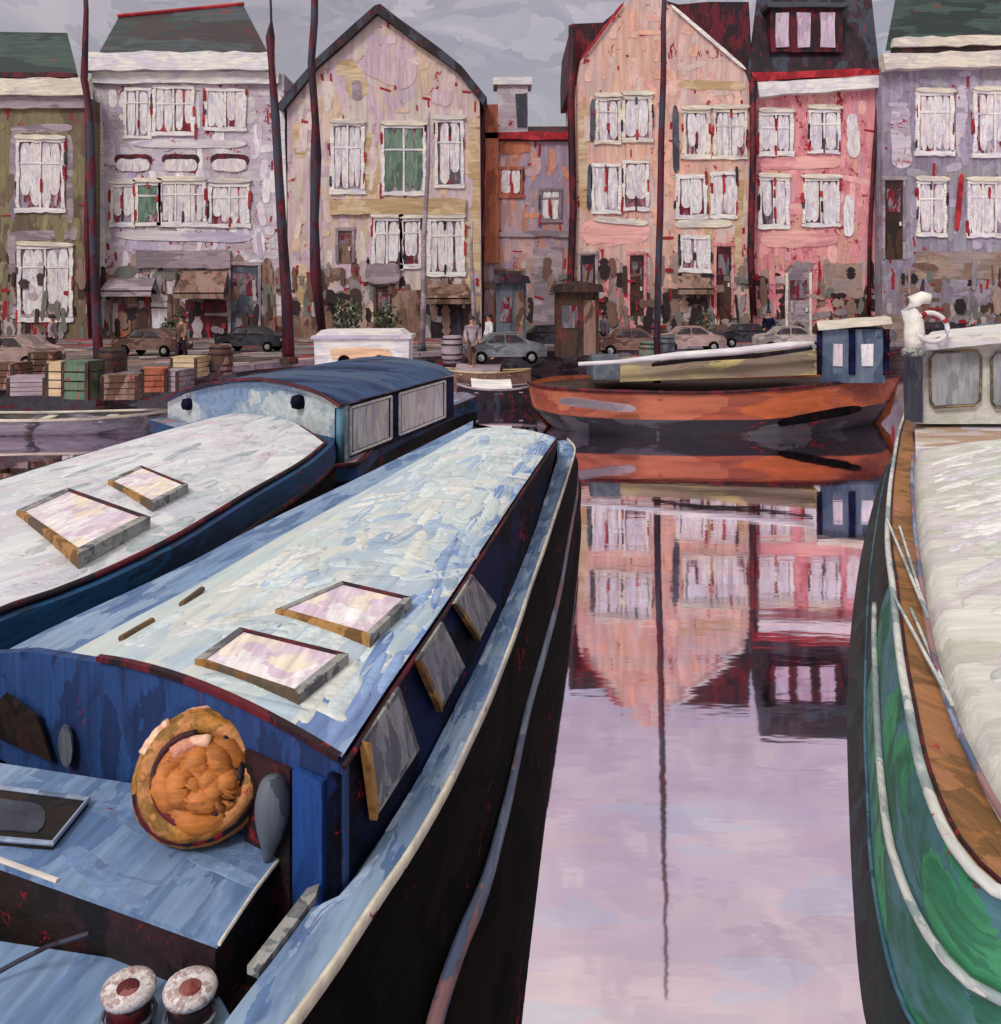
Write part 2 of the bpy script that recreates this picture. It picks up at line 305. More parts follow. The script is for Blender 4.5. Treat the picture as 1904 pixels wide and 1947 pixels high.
tag(MB().add([(-900, -60, 0), (900, -60, 0), (900, 900, 0), (-900, 900, 0)], [(0, 1, 2, 3)]).build('water', water_mat()), kind='structure')
QZ = 1.1
qe = [P(-1600, 880, 0), P(-300, 830, 0), P(0, 806, 0), P(330, 772, 0), P(620, 738, 0), P(900, 712, 0), P(1100, 702, 0), P(1700, 694, 0), P(2300, 690, 0), P(4200, 690, 0)]
top = [Vector((v.x, v.y, QZ)) for v in qe]
qs = MB().prism(top+[Vector((900, 900, QZ)), Vector((-900, 900, QZ))], (0, 0, -.6))
strokes(qs, ruled([v+Vector((0, .7, 0)) for v in top[2:9]], [Vector((v.x*52/v.y, 51, QZ)) for v in top[2:9]]), 420, 2.6, .8, [(0, .12), (0, .3)], [1, 2, 3, 4, 5, 6, 7], .02)
tag(qs.build('quay_street', [M['street']]+[tint(c) for c in ((142, 118, 112), (84, 66, 68), (168, 154, 154), (108, 112, 120), (50, 38, 46), (150, 30, 42), (124, 98, 88))]), kind='structure')
qw = thing('quay_wall', qe[4], 'dark stained stone quay wall along the canal below the houses', 'wall')
rows = [[v+Vector((0, -.02, -.3)) for v in qe], [v+Vector((0, -.02, QZ-.16)) for v in qe]]
MB().loft(rows).build('wall', M['quay'], qw)
cop = MB()
for i in range(len(qe)-1):
    a, b = qe[i], qe[i+1]; k = max(1, int((b-a).length/1.6)); k = min(k, 14)
    for j in range(k):
        p = a.lerp(b, (j+.01)/k); q = a.lerp(b, (j+.985)/k); z1 = QZ+.05+R.uniform(-.012, .012)
        cop.prism([(p.x, p.y-.1, z1), (q.x, q.y-.1, z1), (q.x, q.y+.5, z1), (p.x, p.y+.5, z1)], (0, 0, -.21))
cop.build('coping', M['mauve'], qw)

# ------------------------------------------------------------ houses
DH = 52.0
def window(par, F, x0, y0, x1, y1, panes=2, glass='pane_soft', cur='curtain', head=True, frame='white', cut=.0):
    x0 += R.uniform(-2, 2); x1 += R.uniform(-2, 2); y0 += R.uniform(-3, 3); y1 += R.uniform(-3, 3); f = MB(); w_ = x1-x0; h_ = y1-y0; b = R.uniform(4, 6.5)
    for poly in (rect(x0-b, y0-b*.8, x1+b, y0+2.5), rect(x0-b*1.3, y1-2, x1+b*1.3, y1+b*1.2), rect(x0-b, y0+2.5, x0+1, y1-2), rect(x1-1, y0+2.5, x1+b, y1-2)):
        F.slab(f, wob(poly, 1.5, 12), .12, .12)
    for i in range(1, panes):
        x = x0+w_*i/panes; F.slab(f, wob(rect(x-1.8, y0+2.5, x+1.8, y1-2), .6, 18), .105, .1)
    if h_ > 90 or R.random() < .5:
        y = y0+h_*R.uniform(.27, .36); F.slab(f, wob(rect(x0+1, y-1.6, x1-1, y+1.6), .5, 18), .095, .08)
    for i in range(R.randrange(3, 7)):
        xx = R.choice((x0-b, x1+b, x0+w_*.5))+R.uniform(-2, 2); yy = R.uniform(y0, y1); F.slab(f, dabshape(xx, yy-R.uniform(4, 20), xx+R.uniform(-1, 1), yy+R.uniform(4, 16), R.uniform(2.5, 5.5), .3), .13+.002*i, .1, 1+R.randrange(3)//1)
    fo = f.build('window', [M[frame], M['red'], M['red'], M['dark']], par)
    g = MB(); F.slab(g, rect(x0-1, y0+1, x1+1, y1-1), .035, .03); g.build('pane', M[glass], fo)
    if cur:
        c = MB(); pw = w_/panes
        for i in range(panes):
            a = x0+pw*i
            for s in range(2 if pw > 26 else 1):
                ww = pw*(.43 if pw > 26 else .78)*R.uniform(.75, 1.1); cx = a+pw*(.28+.44*s if pw > 26 else .5)+R.uniform(-2, 2)
                F.slab(c, dabshape(cx+R.uniform(-1.5, 1.5), y0+h_*R.uniform(-.02, .04), cx+R.uniform(-2, 2), y1-h_*R.choice((.0, .02, .05, .2)), ww*1.12), .06+.004*R.random(), .02)
        c.build('curtain', M[cur], fo)
    if head:
        l = MB(); F.slab(l, dabshape(x0-8, y0-8+R.uniform(-1, 1), x1+9, y0-7+R.uniform(-2, 2), 9, .2), .2, .19)
        l.build('lintel', M['cream'], fo)
    return fo
def door(par, F, x0, y0, x1, y1, mat, arch=False, frame='cream'):
    f = MB(); pts = [(x0, y1), (x0, y0)]+([((x0+x1)/2+(x1-x0)/2*math.cos(a), y0-(x1-x0)*.38*math.sin(a)) for a in (2.6, 2.1, 1.57, 1.0, .5)] if arch else [])+[(x1, y0), (x1, y1)]
    F.slab(f, wob(pts, .8, 20), .05, .05); d = f.build('door', M[mat], par)
    g = MB(); F.slab(g, wob(rect(x0-5, y0-2, x0, y1), .8, 20), .13, .13); F.slab(g, wob(rect(x1, y0-2, x1+5, y1), .8, 20), .13, .13)
    if not arch: F.slab(g, wob(rect(x0-6, y0-8, x1+6, y0-2), .8, 20), .16, .16)
    g.build('door_frame', M[frame], d)
    p = MB(); h = y1-y0; F.slab(p, wob(rect(x0+4, y0+h*.1, x1-4, y0+h*.4), .5), .075, .03); p.build('door_glass', M['pane'], d)
    k = MB(); c = F.p(x1-5, y0+h*.55, .1); k.box(c, (.1, .06, .22)); k.build('handle', M['white'], d)
    return d
def band(par, F, name, poly, o, th, mat, amp=1.6):
    m = MB(); F.slab(m, wob(poly, amp, 24), o, th); return m.build(name, M[mat], par)
def dabs(par, F, name, lst, mat, o=.02):
    for i, (x0, y0, x1, y1, w_) in enumerate(lst):
        m = MB(); F.slab(m, dabshape(x0, y0, x1, y1, w_, .2), o+.003*i, .02+.003*i); m.build(name, M[mat], par)
def awning(par, F, x0, y0, x1, y1, out_, mat):
    m = MB(); a = F.p(x0, y0, .02); b = F.p(x1, y0, .02); c = F.p(x1+4, y1, out_); d = F.p(x0-4, y1, out_)
    m.prism([a, b, c, d], (0, 0, -.08)); m.prism([d, c, c-Vector((0, 0, .35)), d-Vector((0, 0, .35))], (0, .04, 0)); return m.build('awning', M[mat], par)
HT = dict(olivew=[(128, 118, 86), (112, 96, 78), (142, 132, 104), (150, 140, 142)], lilacw=[(214, 206, 220), (196, 184, 202), (228, 224, 228), (182, 170, 196)],
 creamw=[(210, 190, 192), (206, 180, 158), (196, 174, 190), (212, 200, 192)], gapw=[(178, 150, 160), (196, 138, 116), (160, 142, 166), (190, 156, 156)],
 pinkw=[(220, 184, 172), (214, 168, 156), (206, 184, 178), (222, 172, 150)], rosew=[(224, 158, 162), (216, 140, 150), (228, 176, 172), (206, 150, 160)], greyw=[(158, 150, 174), (144, 136, 158), (176, 170, 188), (150, 150, 160)])
def house(name, x0, x1, ytop, F, label, mat, poly=None, deep=9.0):
    root = thing(name, Vector((F.p((x0+x1)/2, 640).x, F.d, QZ)), label, 'house', None)
    wl = MB(); pl = poly or rect(x0, ytop, x1, 645); F.slab(wl, pl, 0, deep); ms_ = wall_dabs(wl, F, pl, HT[mat]); wl.build('wall', [M[mat]]+ms_, root); return root
def gap_tube(par, F, pts, r, mat='dark'):  # maroon tubes standing in for the dark shaded gaps between houses
    m = MB(); m.tube([F.p(x, y, .18) for x, y in pts], r, 7); return m.build('house_gap_shade', M[mat], par, True)

# A olive house, far left
FA = Face(50.5); h = house('canal_house', -180, 168, 185, FA, 'olive brown house with two pale framed windows at the far left', 'olivew')
band(h, FA, 'cornice', rect(-180, 152, 176, 184), .5, .5, 'cream'); band(h, FA, 'frieze', rect(-180, 184, 170, 207), .22, .22, 'mauve')
m = MB(); m.add([PD(-180, 150, 50.2), PD(150, 150, 50.2), PD(128, 62, 53), PD(-180, 58, 53), PD(-180, 62, 58), PD(128, 66, 58), PD(150, 150, 60), PD(-180, 150, 60)],
                [(0, 1, 2, 3), (3, 2, 5, 4), (1, 6, 5, 2), (4, 5, 6, 7), (0, 7, 6, 1), (0, 3, 4, 7)]); m.build('roof', M['slategreen'], h)
band(h, FA, 'gutter', rect(-180, 141, 150, 150), .45, .3, 'maroon')
for wdw in ((38, 268, 118, 400), (40, 470, 134, 606), (-120, 268, -40, 400)):
    window(h, FA, *wdw, 2, cur='curtain'); 
dabs(h, FA, 'window_surround', [(26, 250, 24, 420, 14), (132, 255, 134, 425, 14), (20, 246, 138, 242, 16), (22, 440, 22, 600, 16), (16, 448, 140, 446, 18)], 'mauve', .012)
dabs(h, FA, 'wall_patch', [(150, 460, 152, 620, 26), (16, 500, 14, 640, 24)], 'olivew', .02)
door(h, FA, -70, 500, -20, 640, 'darkbrown')
gap_tube(h, FA, [(169, 190), (171, 300), (168, 450), (176, 640)], .16, 'maroon')
# B lilac-white house
FB = Face(52.0); h = house('canal_house', 176, 540, 140, FB, 'lilac white house with heavy white cornice and slate hipped roof', 'lilacw')
band(h, FB, 'cornice', rect(164, 104, 524, 138), .7, .7, 'white', 2.5); band(h, FB, 'frieze', rect(178, 138, 532, 160), .3, .3, 'white')
m = MB(); m.add([PD(186, 104, 51.6), PD(512, 104, 51.6), PD(462, 8, 55.5), PD(226, 32, 55.5), PD(236, 34, 57), PD(455, 10, 57), PD(512, 104, 61), PD(186, 104, 61)],
                [(0, 1, 2, 3), (3, 2, 5, 4), (1, 6, 5, 2), (4, 5, 6, 7), (0, 7, 6, 1), (0, 3, 4, 7)]); m.build('roof', M['slate'], h)
m = MB(); m.tube([PD(224, 30, 55.4), PD(330, 20, 55.4), PD(464, 7, 55.4)], .12, 6); m.build('ridge', M['red'], h)
for x0, y0, x1, y1, n, c, g in ((240, 172, 284, 262, 2, 'curtain', 'pane_soft'), (297, 168, 366, 250, 2, 'curtain', 'pane_red'), (394, 172, 464, 246, 2, 'curtain', 'pane_soft'),
        (216, 352, 250, 424, 1, 'curtain', 'pane_soft'), (262, 350, 300, 426, 1, 'curtain_green', 'pane_soft'), (310, 350, 388, 424, 3, 'curtain', 'pane_soft'), (404, 350, 470, 424, 2, 'curtain', 'pane_red')):
    window(h, FB, x0, y0, x1, y1, n, cur=c, glass=g, head=y0 > 300)
for x0, x1 in ((222, 286), (312, 376), (404, 470)):
    m = MB(); FB.slab(m, dabshape(x0-4, 303, x1+4, 304, 22), .05, .05); lo = m.build('lunette', M['maroon'], h)
    m = MB(); FB.slab(m, dabshape(x0, 314, x1, 314, 24), .1, .06); m.build('lunette_panel', M['curtain'], lo)
dabs(h, FB, 'sill_band', [(218, 446, 480, 452, 20), (250, 272, 470, 274, 16)], 'lilacl', .06)
band(h, FB, 'shopfront_fascia', rect(262, 476, 440, 510), .25, .25, 'mauve')
awning(h, FB, 208, 528, 296, 552, 1.0, 'mauve'); awning(h, FB, 350, 512, 434, 556, 1.3, 'brown')
door(h, FB, 216, 556, 246, 645, 'orange', frame='brown'); window(h, FB, 284, 562, 322, 626, 1, head=False, frame='brown')
band(h, FB, 'shop_opening', rect(352, 570, 432, 645), .05, .05, 'maroon'); door(h, FB, 440, 506, 492, 645, 'bluegrey', frame='mauve')
dabs(h, FB, 'pilaster', [(256, 560, 262, 645, 14), (334, 540, 338, 645, 12), (508, 490, 516, 645, 22)], 'brown', .1)
dabs(h, FB, 'quoin', [(186, 170, 192, 640, 20), (532, 180, 540, 470, 16)], 'white', .03)
# C cream gable house
FC = Face(51.4); h = house('canal_house', 548, 918, 0, FC, 'cream and pink gabled house with dark verge boards and ochre band', 'creamw',
    poly=[(548, 645), (546, 185), (640, 100), (720, 24), (800, 76), (880, 138), (912, 180), (916, 645)])
m = MB(); up = [(528, 205), (600, 118), (715, 14), (724, 12), (880, 128), (925, 188)]; lo_ = [(918, 200), (874, 142), (720, 30), (608, 130), (540, 212)]
FC.slab(m, wob(up+lo_, 1.2, 40), .45, 9.6); m.build('roof', M['dark'], h)
for x0, y0, x1, y1, n, c in ((636, 240, 688, 362, 2, 'curtain'), (732, 240, 804, 364, 2, 'curtain_green'), (832, 230, 878, 352, 1, 'curtain'),
        (712, 420, 758, 506, 2, 'curtain'), (768, 420, 796, 506, 1, 'curtain'), (818, 420, 880, 520, 2, 'curtain')):
    window(h, FC, x0, y0, x1, y1, n, cur=c, glass=R.choice(('pane', 'pane_soft', 'pane_soft')))
band(h, FC, 'ochre_band', rect(628, 378, 886, 408), .22, .22, 'ochre')
dabs(h, FC, 'wall_patch', [(650, 115, 690, 185, 46), (706, 250, 708, 370, 28), (568, 230, 572, 300, 24), (570, 500, 580, 610, 30), (900, 220, 905, 600, 20), (890, 420, 896, 640, 24)], 'ochre', .012)
dabs(h, FC, 'wall_patch', [(690, 110, 790, 150, 56), (590, 300, 600, 480, 34), (820, 180, 860, 190, 30)], 'pinklilac', .03)
dabs(h, FC, 'vent', [(678, 152, 680, 190, 20)], 'mauve', .04)
m = MB(); FC.slab(m, dabshape(696, 520, 762, 520, 40), .3, .3); m.build('portico', M['mauve'], h)
door(h, FC, 716, 545, 746, 645, 'darkbrown', frame='brown'); door(h, FC, 644, 440, 670, 500, 'brown', frame='mauve')
awning(h, FC, 815, 540, 890, 566, 1.2, 'brown'); band(h, FC, 'shop_opening', rect(820, 566, 892, 645), .06, .06, 'dark')
band(h, FC, 'plinth', rect(748, 552, 800, 645), .2, .2, 'brown')
band(h, FC, 'plinth', rect(552, 600, 640, 645), .2, .2, 'brown')
# D narrow recessed house
FD = Face(53.5); h = house('canal_house', 912, 1092, 262, FD, 'narrow low orange and lilac house squeezed between two gables', 'gapw')
band(h, FD, 'cornice', rect(914, 252, 1086, 266), .3, .4, 'red', 2); band(h, FD, 'orange_pier', rect(922, 200, 948, 500), .3, .3, 'orange')
m = MB(); m.prism([PD(914, 262, 53.4), PD(1090, 262, 53.4), PD(1090, 240, 57), PD(914, 240, 57)], (0, 0, -.2)); m.build('roof', M['maroon'], h)
m = MB(); m.prism([PD(946, 156, 55), PD(1004, 156, 55), PD(1004, 262, 55), PD(946, 262, 55)], (0, 1.6, 0)); ch = m.build('chimney', M['lilacw'], h)
m = MB(); m.prism([PD(938, 146, 54.8), PD(1012, 146, 54.8), PD(1012, 160, 54.8), PD(938, 160, 54.8)], (0, 2, 0)); m.build('chimney_cap', M['white'], ch)
m = MB(); m.prism([PD(980, 178, 54.9), PD(1002, 178, 54.9), PD(1002, 240, 54.9), PD(984, 240, 54.9)], (0, .1, 0)); m.build('dark_panel', M['bluegrey'], ch)
dabs(h, FD, 'brick_band', [(948, 282, 1010, 278, 26)], 'orange', .04)
window(h, FD, 953, 318, 990, 372, 1, glass='pane_red', head=False, frame='orange'); window(h, FD, 1028, 360, 1062, 420, 1, glass='pane_soft', head=False, frame='mauve')
door(h, FD, 946, 518, 992, 645, 'bluegrey', frame='brown'); band(h, FD, 'garage_door', rect(1014, 470, 1070, 645), .08, .08, 'mauve')
gap_tube(h, FD, [(914, 190), (918, 300), (910, 430), (914, 560), (912, 640)], .25, 'maroon'); band(h, FD, 'string_course', rect(914, 440, 1086, 450), .15, .15, 'mauve')
# E salmon gable house
FE = Face(51.6); h = house('canal_house', 1092, 1428, 0, FE, 'tall salmon pink house with steep pointed gable behind the mast', 'pinkw',
    poly=[(1094, 645), (1098, 150), (1104, 116), (1148, 50), (1184, 10), (1212, -8), (1236, -32), (1256, -8), (1276, 12), (1326, 50), (1379, 92), (1418, 138), (1426, 160), (1428, 645)])
m = MB(); F2 = Face(52.2)
F2.slab(m, wob([(1084, 160), (1086, 44), (1146, 42), (1186, 10), (1216, -4), (1250, -4), (1290, 8), (1345, 4), (1424, 4), (1432, 150)], 1.5, 40), 0, 8.5); m.build('roof', M['maroon'], h)
dabs(h, FE, 'gable_coping', [(1274, 10, 1418, 134, 7)], 'white', .2); dabs(h, FE, 'gable_coping', [(1106, 112, 1186, 6, 6)], 'red', .2)
for x0, y0, x1, y1, n, g in ((1137, 188, 1176, 266, 1, 'pane_soft'), (1188, 188, 1236, 266, 2, 'pane_red'), (1302, 212, 1342, 298, 1, 'pane_soft'), (1362, 212, 1418, 298, 2, 'pane_soft'),
        (1130, 312, 1176, 402, 1, 'pane_soft'), (1190, 312, 1228, 398, 1, 'pane_red'), (1292, 334, 1338, 412, 2, 'pane_red'), (1356, 334, 1396, 412, 1, 'pane_soft')):
    window(h, FE, x0, y0, x1, y1, n, glass=g, head=y0 < 300, frame='cream' if y0 < 300 else 'white')
dabs(h, FE, 'shutter', [(1128, 188, 1126, 270, 10), (1284, 200, 1286, 330, 13), (1122, 312, 1120, 400, 9)], 'bluegrey', .06)
dabs(h, FE, 'orange_patch', [(1108, 180, 1110, 400, 18), (1345, 330, 1348, 500, 14), (1408, 320, 1402, 520, 16), (1290, 160, 1420, 164, 20)], 'ochre', .02)
dabs(h, FE, 'pink_band', [(1104, 442, 1236, 440, 46)], 'pinkl', .03); dabs(h, FE, 'sill_band', [(1282, 426, 1392, 424, 16), (1128, 416, 1232, 424, 12)], 'cream', .1)
door(h, FE, 1104, 486, 1132, 645, 'dark', frame='mauve'); door(h, FE, 1198, 486, 1224, 600, 'darkbrown', frame='rosew')
window(h, FE, 1298, 452, 1346, 512, 2, glass='pane_red', head=False); awning(h, FE, 1288, 524, 1348, 548, .8, 'brown')
band(h, FE, 'shopfront', rect(1262, 548, 1350, 645), .015, .015, 'brown'); door(h, FE, 1362, 470, 1390, 600, 'maroon', frame='rosew')
dabs(h, FE, 'pink_wall', [(1150, 500, 1190, 640, 44), (1232, 480, 1236, 600, 20)], 'rosew', .02)
dabs(h, FE, 'buttress', [(1380, 530, 1378, 645, 22)], 'darkbrown', .1)
gap_tube(h, FE, [(1088, 50), (1086, 200), (1090, 400), (1084, 560), (1086, 640)], .22, 'maroon'); gap_tube(h, FE, [(1430, 150), (1431, 300), (1426, 480), (1432, 600)], .2, 'maroon')
# F rose house
FF = Face(52.0); h = house('canal_house', 1432, 1674, 165, FF, 'rose pink house with dark mansard roof and three light dormer', 'rosew')
band(h, FF, 'cornice', [(1434, 160), (1668, 146), (1672, 170), (1440, 186)], .55, .55, 'white', 2)
m = MB(); m.add([PD(1420, 150, 51.7), PD(1674, 142, 51.7), PD(1652, -60, 54), PD(1446, -60, 54), PD(1446, -60, 59), PD(1652, -60, 59), PD(1674, 142, 61), PD(1420, 150, 61)],
                [(0, 1, 2, 3), (3, 2, 5, 4), (1, 6, 5, 2), (4, 5, 6, 7), (0, 7, 6, 1), (0, 3, 4, 7)]); rf = m.build('roof', M['dark'], h)
band(h, FF, 'gutter', [(1424, 142), (1672, 134), (1672, 146), (1430, 158)], .6, .5, 'red')
Fd = Face(51.9); m = MB(); Fd.slab(m, wob(rect(1466, 14, 1602, 98), 1.5), 0, 2.2); dm = m.build('dormer', M['maroon'], h)
m = MB(); Fd.slab(m, wob(rect(1458, 6, 1610, 15), 1), .25, 2.4); m.build('dormer_roof', M['slate'], dm)
for a, b in ((1475, 1500), (1516, 1541), (1560, 1588)):
    m = MB(); Fd.slab(m, wob(rect(a, 24, b, 90), 1.3), .08, .07); m.build('dormer_window', paint('pink_glass', [(196, 178, 198), (206, 190, 206), (180, 160, 180)], 1.2, V, .05), dm)
for x0, y0, x1, y1, n, g in ((1450, 214, 1502, 288, 2, 'pane'), (1542, 214, 1592, 288, 2, 'pane'), (1448, 340, 1494, 430, 2, 'pane'), (1532, 342, 1590, 428, 2, 'pane')):
    window(h, FF, x0, y0, x1, y1, n, glass=g)
dabs(h, FF, 'shutter', [(1620, 216, 1624, 300, 24), (1614, 370, 1614, 450, 20)], 'curtain', .06)
dabs(h, FF, 'pink_band', [(1444, 312, 1600, 308, 24), (1446, 456, 1594, 452, 34)], 'pinkl', .05)
door(h, FF, 1498, 520, 1538, 645, 'mauve', arch=True); band(h, FF, 'shopfront', rect(1570, 500, 1640, 560), .03, .03, 'tan'); dabs(h, FF, 'pilaster', [(1466, 480, 1470, 620, 14), (1552, 480, 1546, 600, 10)], 'rosew', .1)
gap_tube(h, FF, [(1672, 150), (1660, 300), (1652, 450), (1650, 600)], .12, 'maroon')
# G lilac-grey house
FG = Face(51.0); h = house('canal_house', 1678, 2100, 125, FG, 'lilac grey house with slate roof at the far right', 'greyw')
band(h, FG, 'cornice', [(1672, 108), (2100, 92), (2100, 126), (1676, 136)], .6, .6, 'cream', 2)
m = MB(); m.add([PD(1684, 96, 50.6), PD(2100, 80, 50.6), PD(2100, -60, 54), PD(1712, -50, 54), PD(1712, -50, 57), PD(2100, -50, 57), PD(2100, 96, 60), PD(1684, 96, 60)],
                [(0, 1, 2, 3), (3, 2, 5, 4), (1, 6, 5, 2), (4, 5, 6, 7), (0, 7, 6, 1), (0, 3, 4, 7)]); m.build('roof', M['slategreen'], h)
band(h, FG, 'parapet', [(1690, 78), (2100, 66), (2100, 84), (1690, 96)], .7, .3, 'cream', 2.5); band(h, FG, 'gutter', [(1690, 97), (2100, 84), (2100, 92), (1690, 106)], .55, .3, 'darkbrown')
for x0, y0, x1, y1, n in ((1746, 176, 1808, 292, 2), (1858, 176, 1926, 292, 2), (1748, 346, 1796, 446, 2), (1842, 346, 1918, 446, 3), (1980, 176, 2040, 292, 2)):
    window(h, FG, x0, y0, x1, y1, n, glass=R.choice(('pane', 'pane_soft', 'pane_soft')))
door(h, FG, 1682, 344, 1716, 492, 'darkbrown', frame='mauve'); band(h, FG, 'shopfront', rect(1740, 478, 2060, 530), .03, .03, 'tan'); band(h, FG, 'step', rect(1676, 596, 1740, 645), .3, .3, 'tan')
dabs(h, FG, 'red_shutter', [(1828, 330, 1818, 440, 11)], 'red', .1); dabs(h, FG, 'wall_patch', [(1712, 200, 1716, 320, 40), (1830, 160, 1828, 300, 22)], 'lilacw', .015)

# ------------------------------------------------------------ tall poles along the quay
def pole(pts, rs, base_z, label):
    b = pts[-1]; d = (EYE-base_z)*FPX/(b[1]-HY); root = thing('mooring_mast', P(b[0], b[1], base_z), label, 'mast', 'tall dark masts in front of the houses')
    P3 = [PD(x, y, d) for x, y in pts]; MB().tube(P3, [1.2*r*d/FPX for r in rs], 8).build('spar', M['pole'], root, True)
    MB().lathe(P3[-1], [(rs[-1]*1.8*d/FPX, -.02), (rs[-1]*1.8*d/FPX, .18), (rs[-1]*1.2*d/FPX, .24)], 10).build('foot_ring', M['darkbrown'], root)
    return root, d
pole([(158, -120), (164, 20), (160, 150), (172, 220), (174, 330), (176, 420), (182, 560), (188, 700), (191, 786)], [3, 4, 6, 5, 7.5, 6, 8, 8, 9], .0, 'dark mast between the olive house and the lilac white house')
r2, d2 = pole([(514, -20), (516, 40), (514, 70), (516, 120), (524, 220), (530, 330), (538, 460), (546, 580), (549, 690)], [2, 2, 7.5, 5, 7, 7, 8, 9, 10], QZ, 'dark mast with a bulb near its top right of the lilac white house')
pole([(600, -120), (598, 40), (592, 120), (600, 230), (601, 300), (598, 420), (600, 520), (616, 660)], [5, 6, 6, 6, 9, 7, 9, 6], QZ, 'dark mast crossing the left eave of the cream gabled house')
def greypole(pts, r, label):
    b = pts[-1]; d = 2.5*FPX/(b[1]-HY); root = thing('flag_mast', P(b[0], b[1], QZ), label, 'mast', 'thin grey masts on the quay')
    MB().tube([PD(x, y, d) for x, y in pts], [r*d/FPX*k for k in (.5, .8, 1, 1.1, 1.3)][:len(pts)], 8).build('post', M['mauve'], root, True)
    t = P(b[0], b[1], QZ); MB().lathe(t, [(.2, 0), (.2, .25), (.14, .3), (.1, .3)], 10).build('foot_ring', M['bluegrey'], root, True)
greypole([(816, 212), (814, 330), (806, 450), (806, 560), (802, 668)], 5, 'thin grey mast in front of the ochre band of the gabled house')
greypole([(898, 420), (896, 480), (900, 560), (902, 610), (900, 664)], 4, 'shorter thin grey mast at the right edge of the cream gabled house')

# ------------------------------------------------------------ foreground barge
LB = [(122, 152, 198), (142, 172, 214), (108, 138, 186), (160, 186, 220)]
M['lblue'] = paint('light_blue_deck', LB, 2.2, (1, .35, 1), .0, rot=math.radians(10), gam=.62)
M['pale'] = paint('pale_roof', [(178, 196, 204), (190, 204, 208), (200, 206, 204), (174, 192, 208)], 1.3, (1, .5, 1), .0, rot=math.radians(12), gam=.92, bump=.6, streak=.5)
M['peri'] = paint('periwinkle_roof_edge', [(140, 164, 212), (160, 182, 222), (118, 146, 202)], 1.8, (1, .3, 1), .0, rot=math.radians(12), gam=.76)
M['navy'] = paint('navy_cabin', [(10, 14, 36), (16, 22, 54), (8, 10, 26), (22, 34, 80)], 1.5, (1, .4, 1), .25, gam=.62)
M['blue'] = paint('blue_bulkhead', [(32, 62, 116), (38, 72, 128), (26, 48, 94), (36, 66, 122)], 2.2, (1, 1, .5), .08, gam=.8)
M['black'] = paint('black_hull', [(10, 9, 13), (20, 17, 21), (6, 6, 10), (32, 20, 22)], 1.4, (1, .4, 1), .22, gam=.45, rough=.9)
M['well'] = paint('dark_well', [(28, 22, 22), (44, 30, 28), (20, 16, 20), (56, 30, 34)], 2.0, (1, 1, 1), .2, gam=.75)
M['strake'] = paint('grey_blue_strake', [(120, 136, 164), (146, 160, 186), (96, 110, 142), (160, 120, 124)], 1.6, (1, .3, 1), .1, rot=math.radians(6), gam=.8)
M['skyglass'] = paint('skylight_glass', [(214, 200, 216), (230, 226, 230), (206, 186, 206), (228, 216, 200)], 2.6, (1, .6, 1), .0, gam=1.0, rough=.4)
M['wood'] = paint('ochre_wood', [(150, 106, 54), (176, 132, 76), (120, 84, 44), (96, 80, 66)], 3, (1, 1, 1), .12, gam=.8)
M['greyglass'] = paint('grey_window', [(112, 114, 128), (134, 136, 150), (96, 96, 110), (150, 148, 160)], 4, (1, 1, .5), .08, gam=.85, rough=.35)
M['greytrim'] = paint('grey_trim', [(120, 124, 128), (160, 160, 158), (90, 92, 100)], 4)

fb = thing('houseboat', P(800, 1947, 0), 'long dark blue houseboat with pale roof and two skylights in the foreground', 'boat')
NR = 90
rail_o = resamp([P(x, y, 1.2) for x, y in ((250, 2500), (430, 2140), (560, 1947), (630, 1850), (705, 1735), (795, 1600), (880, 1440), (955, 1270), (1008, 1120), (1052, 990), (1084, 890), (1092, 856), (1078, 838))], NR)
rail_i = resamp([P(x, y, 1.2) for x, y in ((60, 2500), (290, 2140), (425, 1947), (540, 1800), (600, 1720), (662, 1686), (790, 1490), (862, 1352), (938, 1200), (1006, 1040), (1050, 905), (1064, 856), (1060, 838))], NR)
strk = resamp([P(x, y, .62) for x, y in ((700, 2300), (790, 2060), (818, 1947), (866, 1806), (916, 1690), (944, 1594), (968, 1500), (1000, 1358), (1036, 1230), (1062, 1130), (1082, 1020), (1096, 940), (1098, 900), (1094, 885))], NR)
wl = resamp([P(x, y, -.05) for x, y in ((940, 2500), (985, 2100), (1000, 1947), (1014, 1800), (1030, 1650), (1050, 1450), (1072, 1250), (1088, 1100), (1098, 1010), (1102, 960), (1100, 935), (1090, 925))], NR)
low = resamp([Vector((v.x-.1, v.y, -.4)) for v in wl], NR)
left_o = resamp([P(x, y, 1.2) for x, y in ((-1500, 1930), (-700, 1570), (-300, 1390), (0, 1262), (180, 1172), (330, 1103), (500, 1010), (700, 912), (830, 845), (905, 806))], NR)
left_w = [Vector((v.x-.15, v.y, -.3)) for v in left_o]
# topsides
mid1 = [a.lerp(b, .5)+Vector((.04, 0, .0)) for a, b in zip(rail_o, strk)]
mid2 = [a.lerp(b, .5)+Vector((.05, 0, .0)) for a, b in zip(strk, wl)]
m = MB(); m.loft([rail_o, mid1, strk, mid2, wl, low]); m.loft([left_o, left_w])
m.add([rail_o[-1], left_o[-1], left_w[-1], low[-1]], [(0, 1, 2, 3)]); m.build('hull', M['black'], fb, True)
def strip(curve, inward, w_, hgt):          # flat moulding that follows a curve
    rows = []
    for p, q in zip(curve, inward):
        d = (p-q); d.z = 0; d.normalize(); rows.append([p+Vector((0, 0, -hgt/2)), p+d*w_+Vector((0, 0, -hgt/2)), p+d*w_+Vector((0, 0, hgt/2)), p+Vector((0, 0, hgt/2))])
    mb = MB(); mb.loft(rows, close=True); return mb
strip(strk, rail_i, .075, .13).build('rubbing_strake', M['strake'], fb, True)
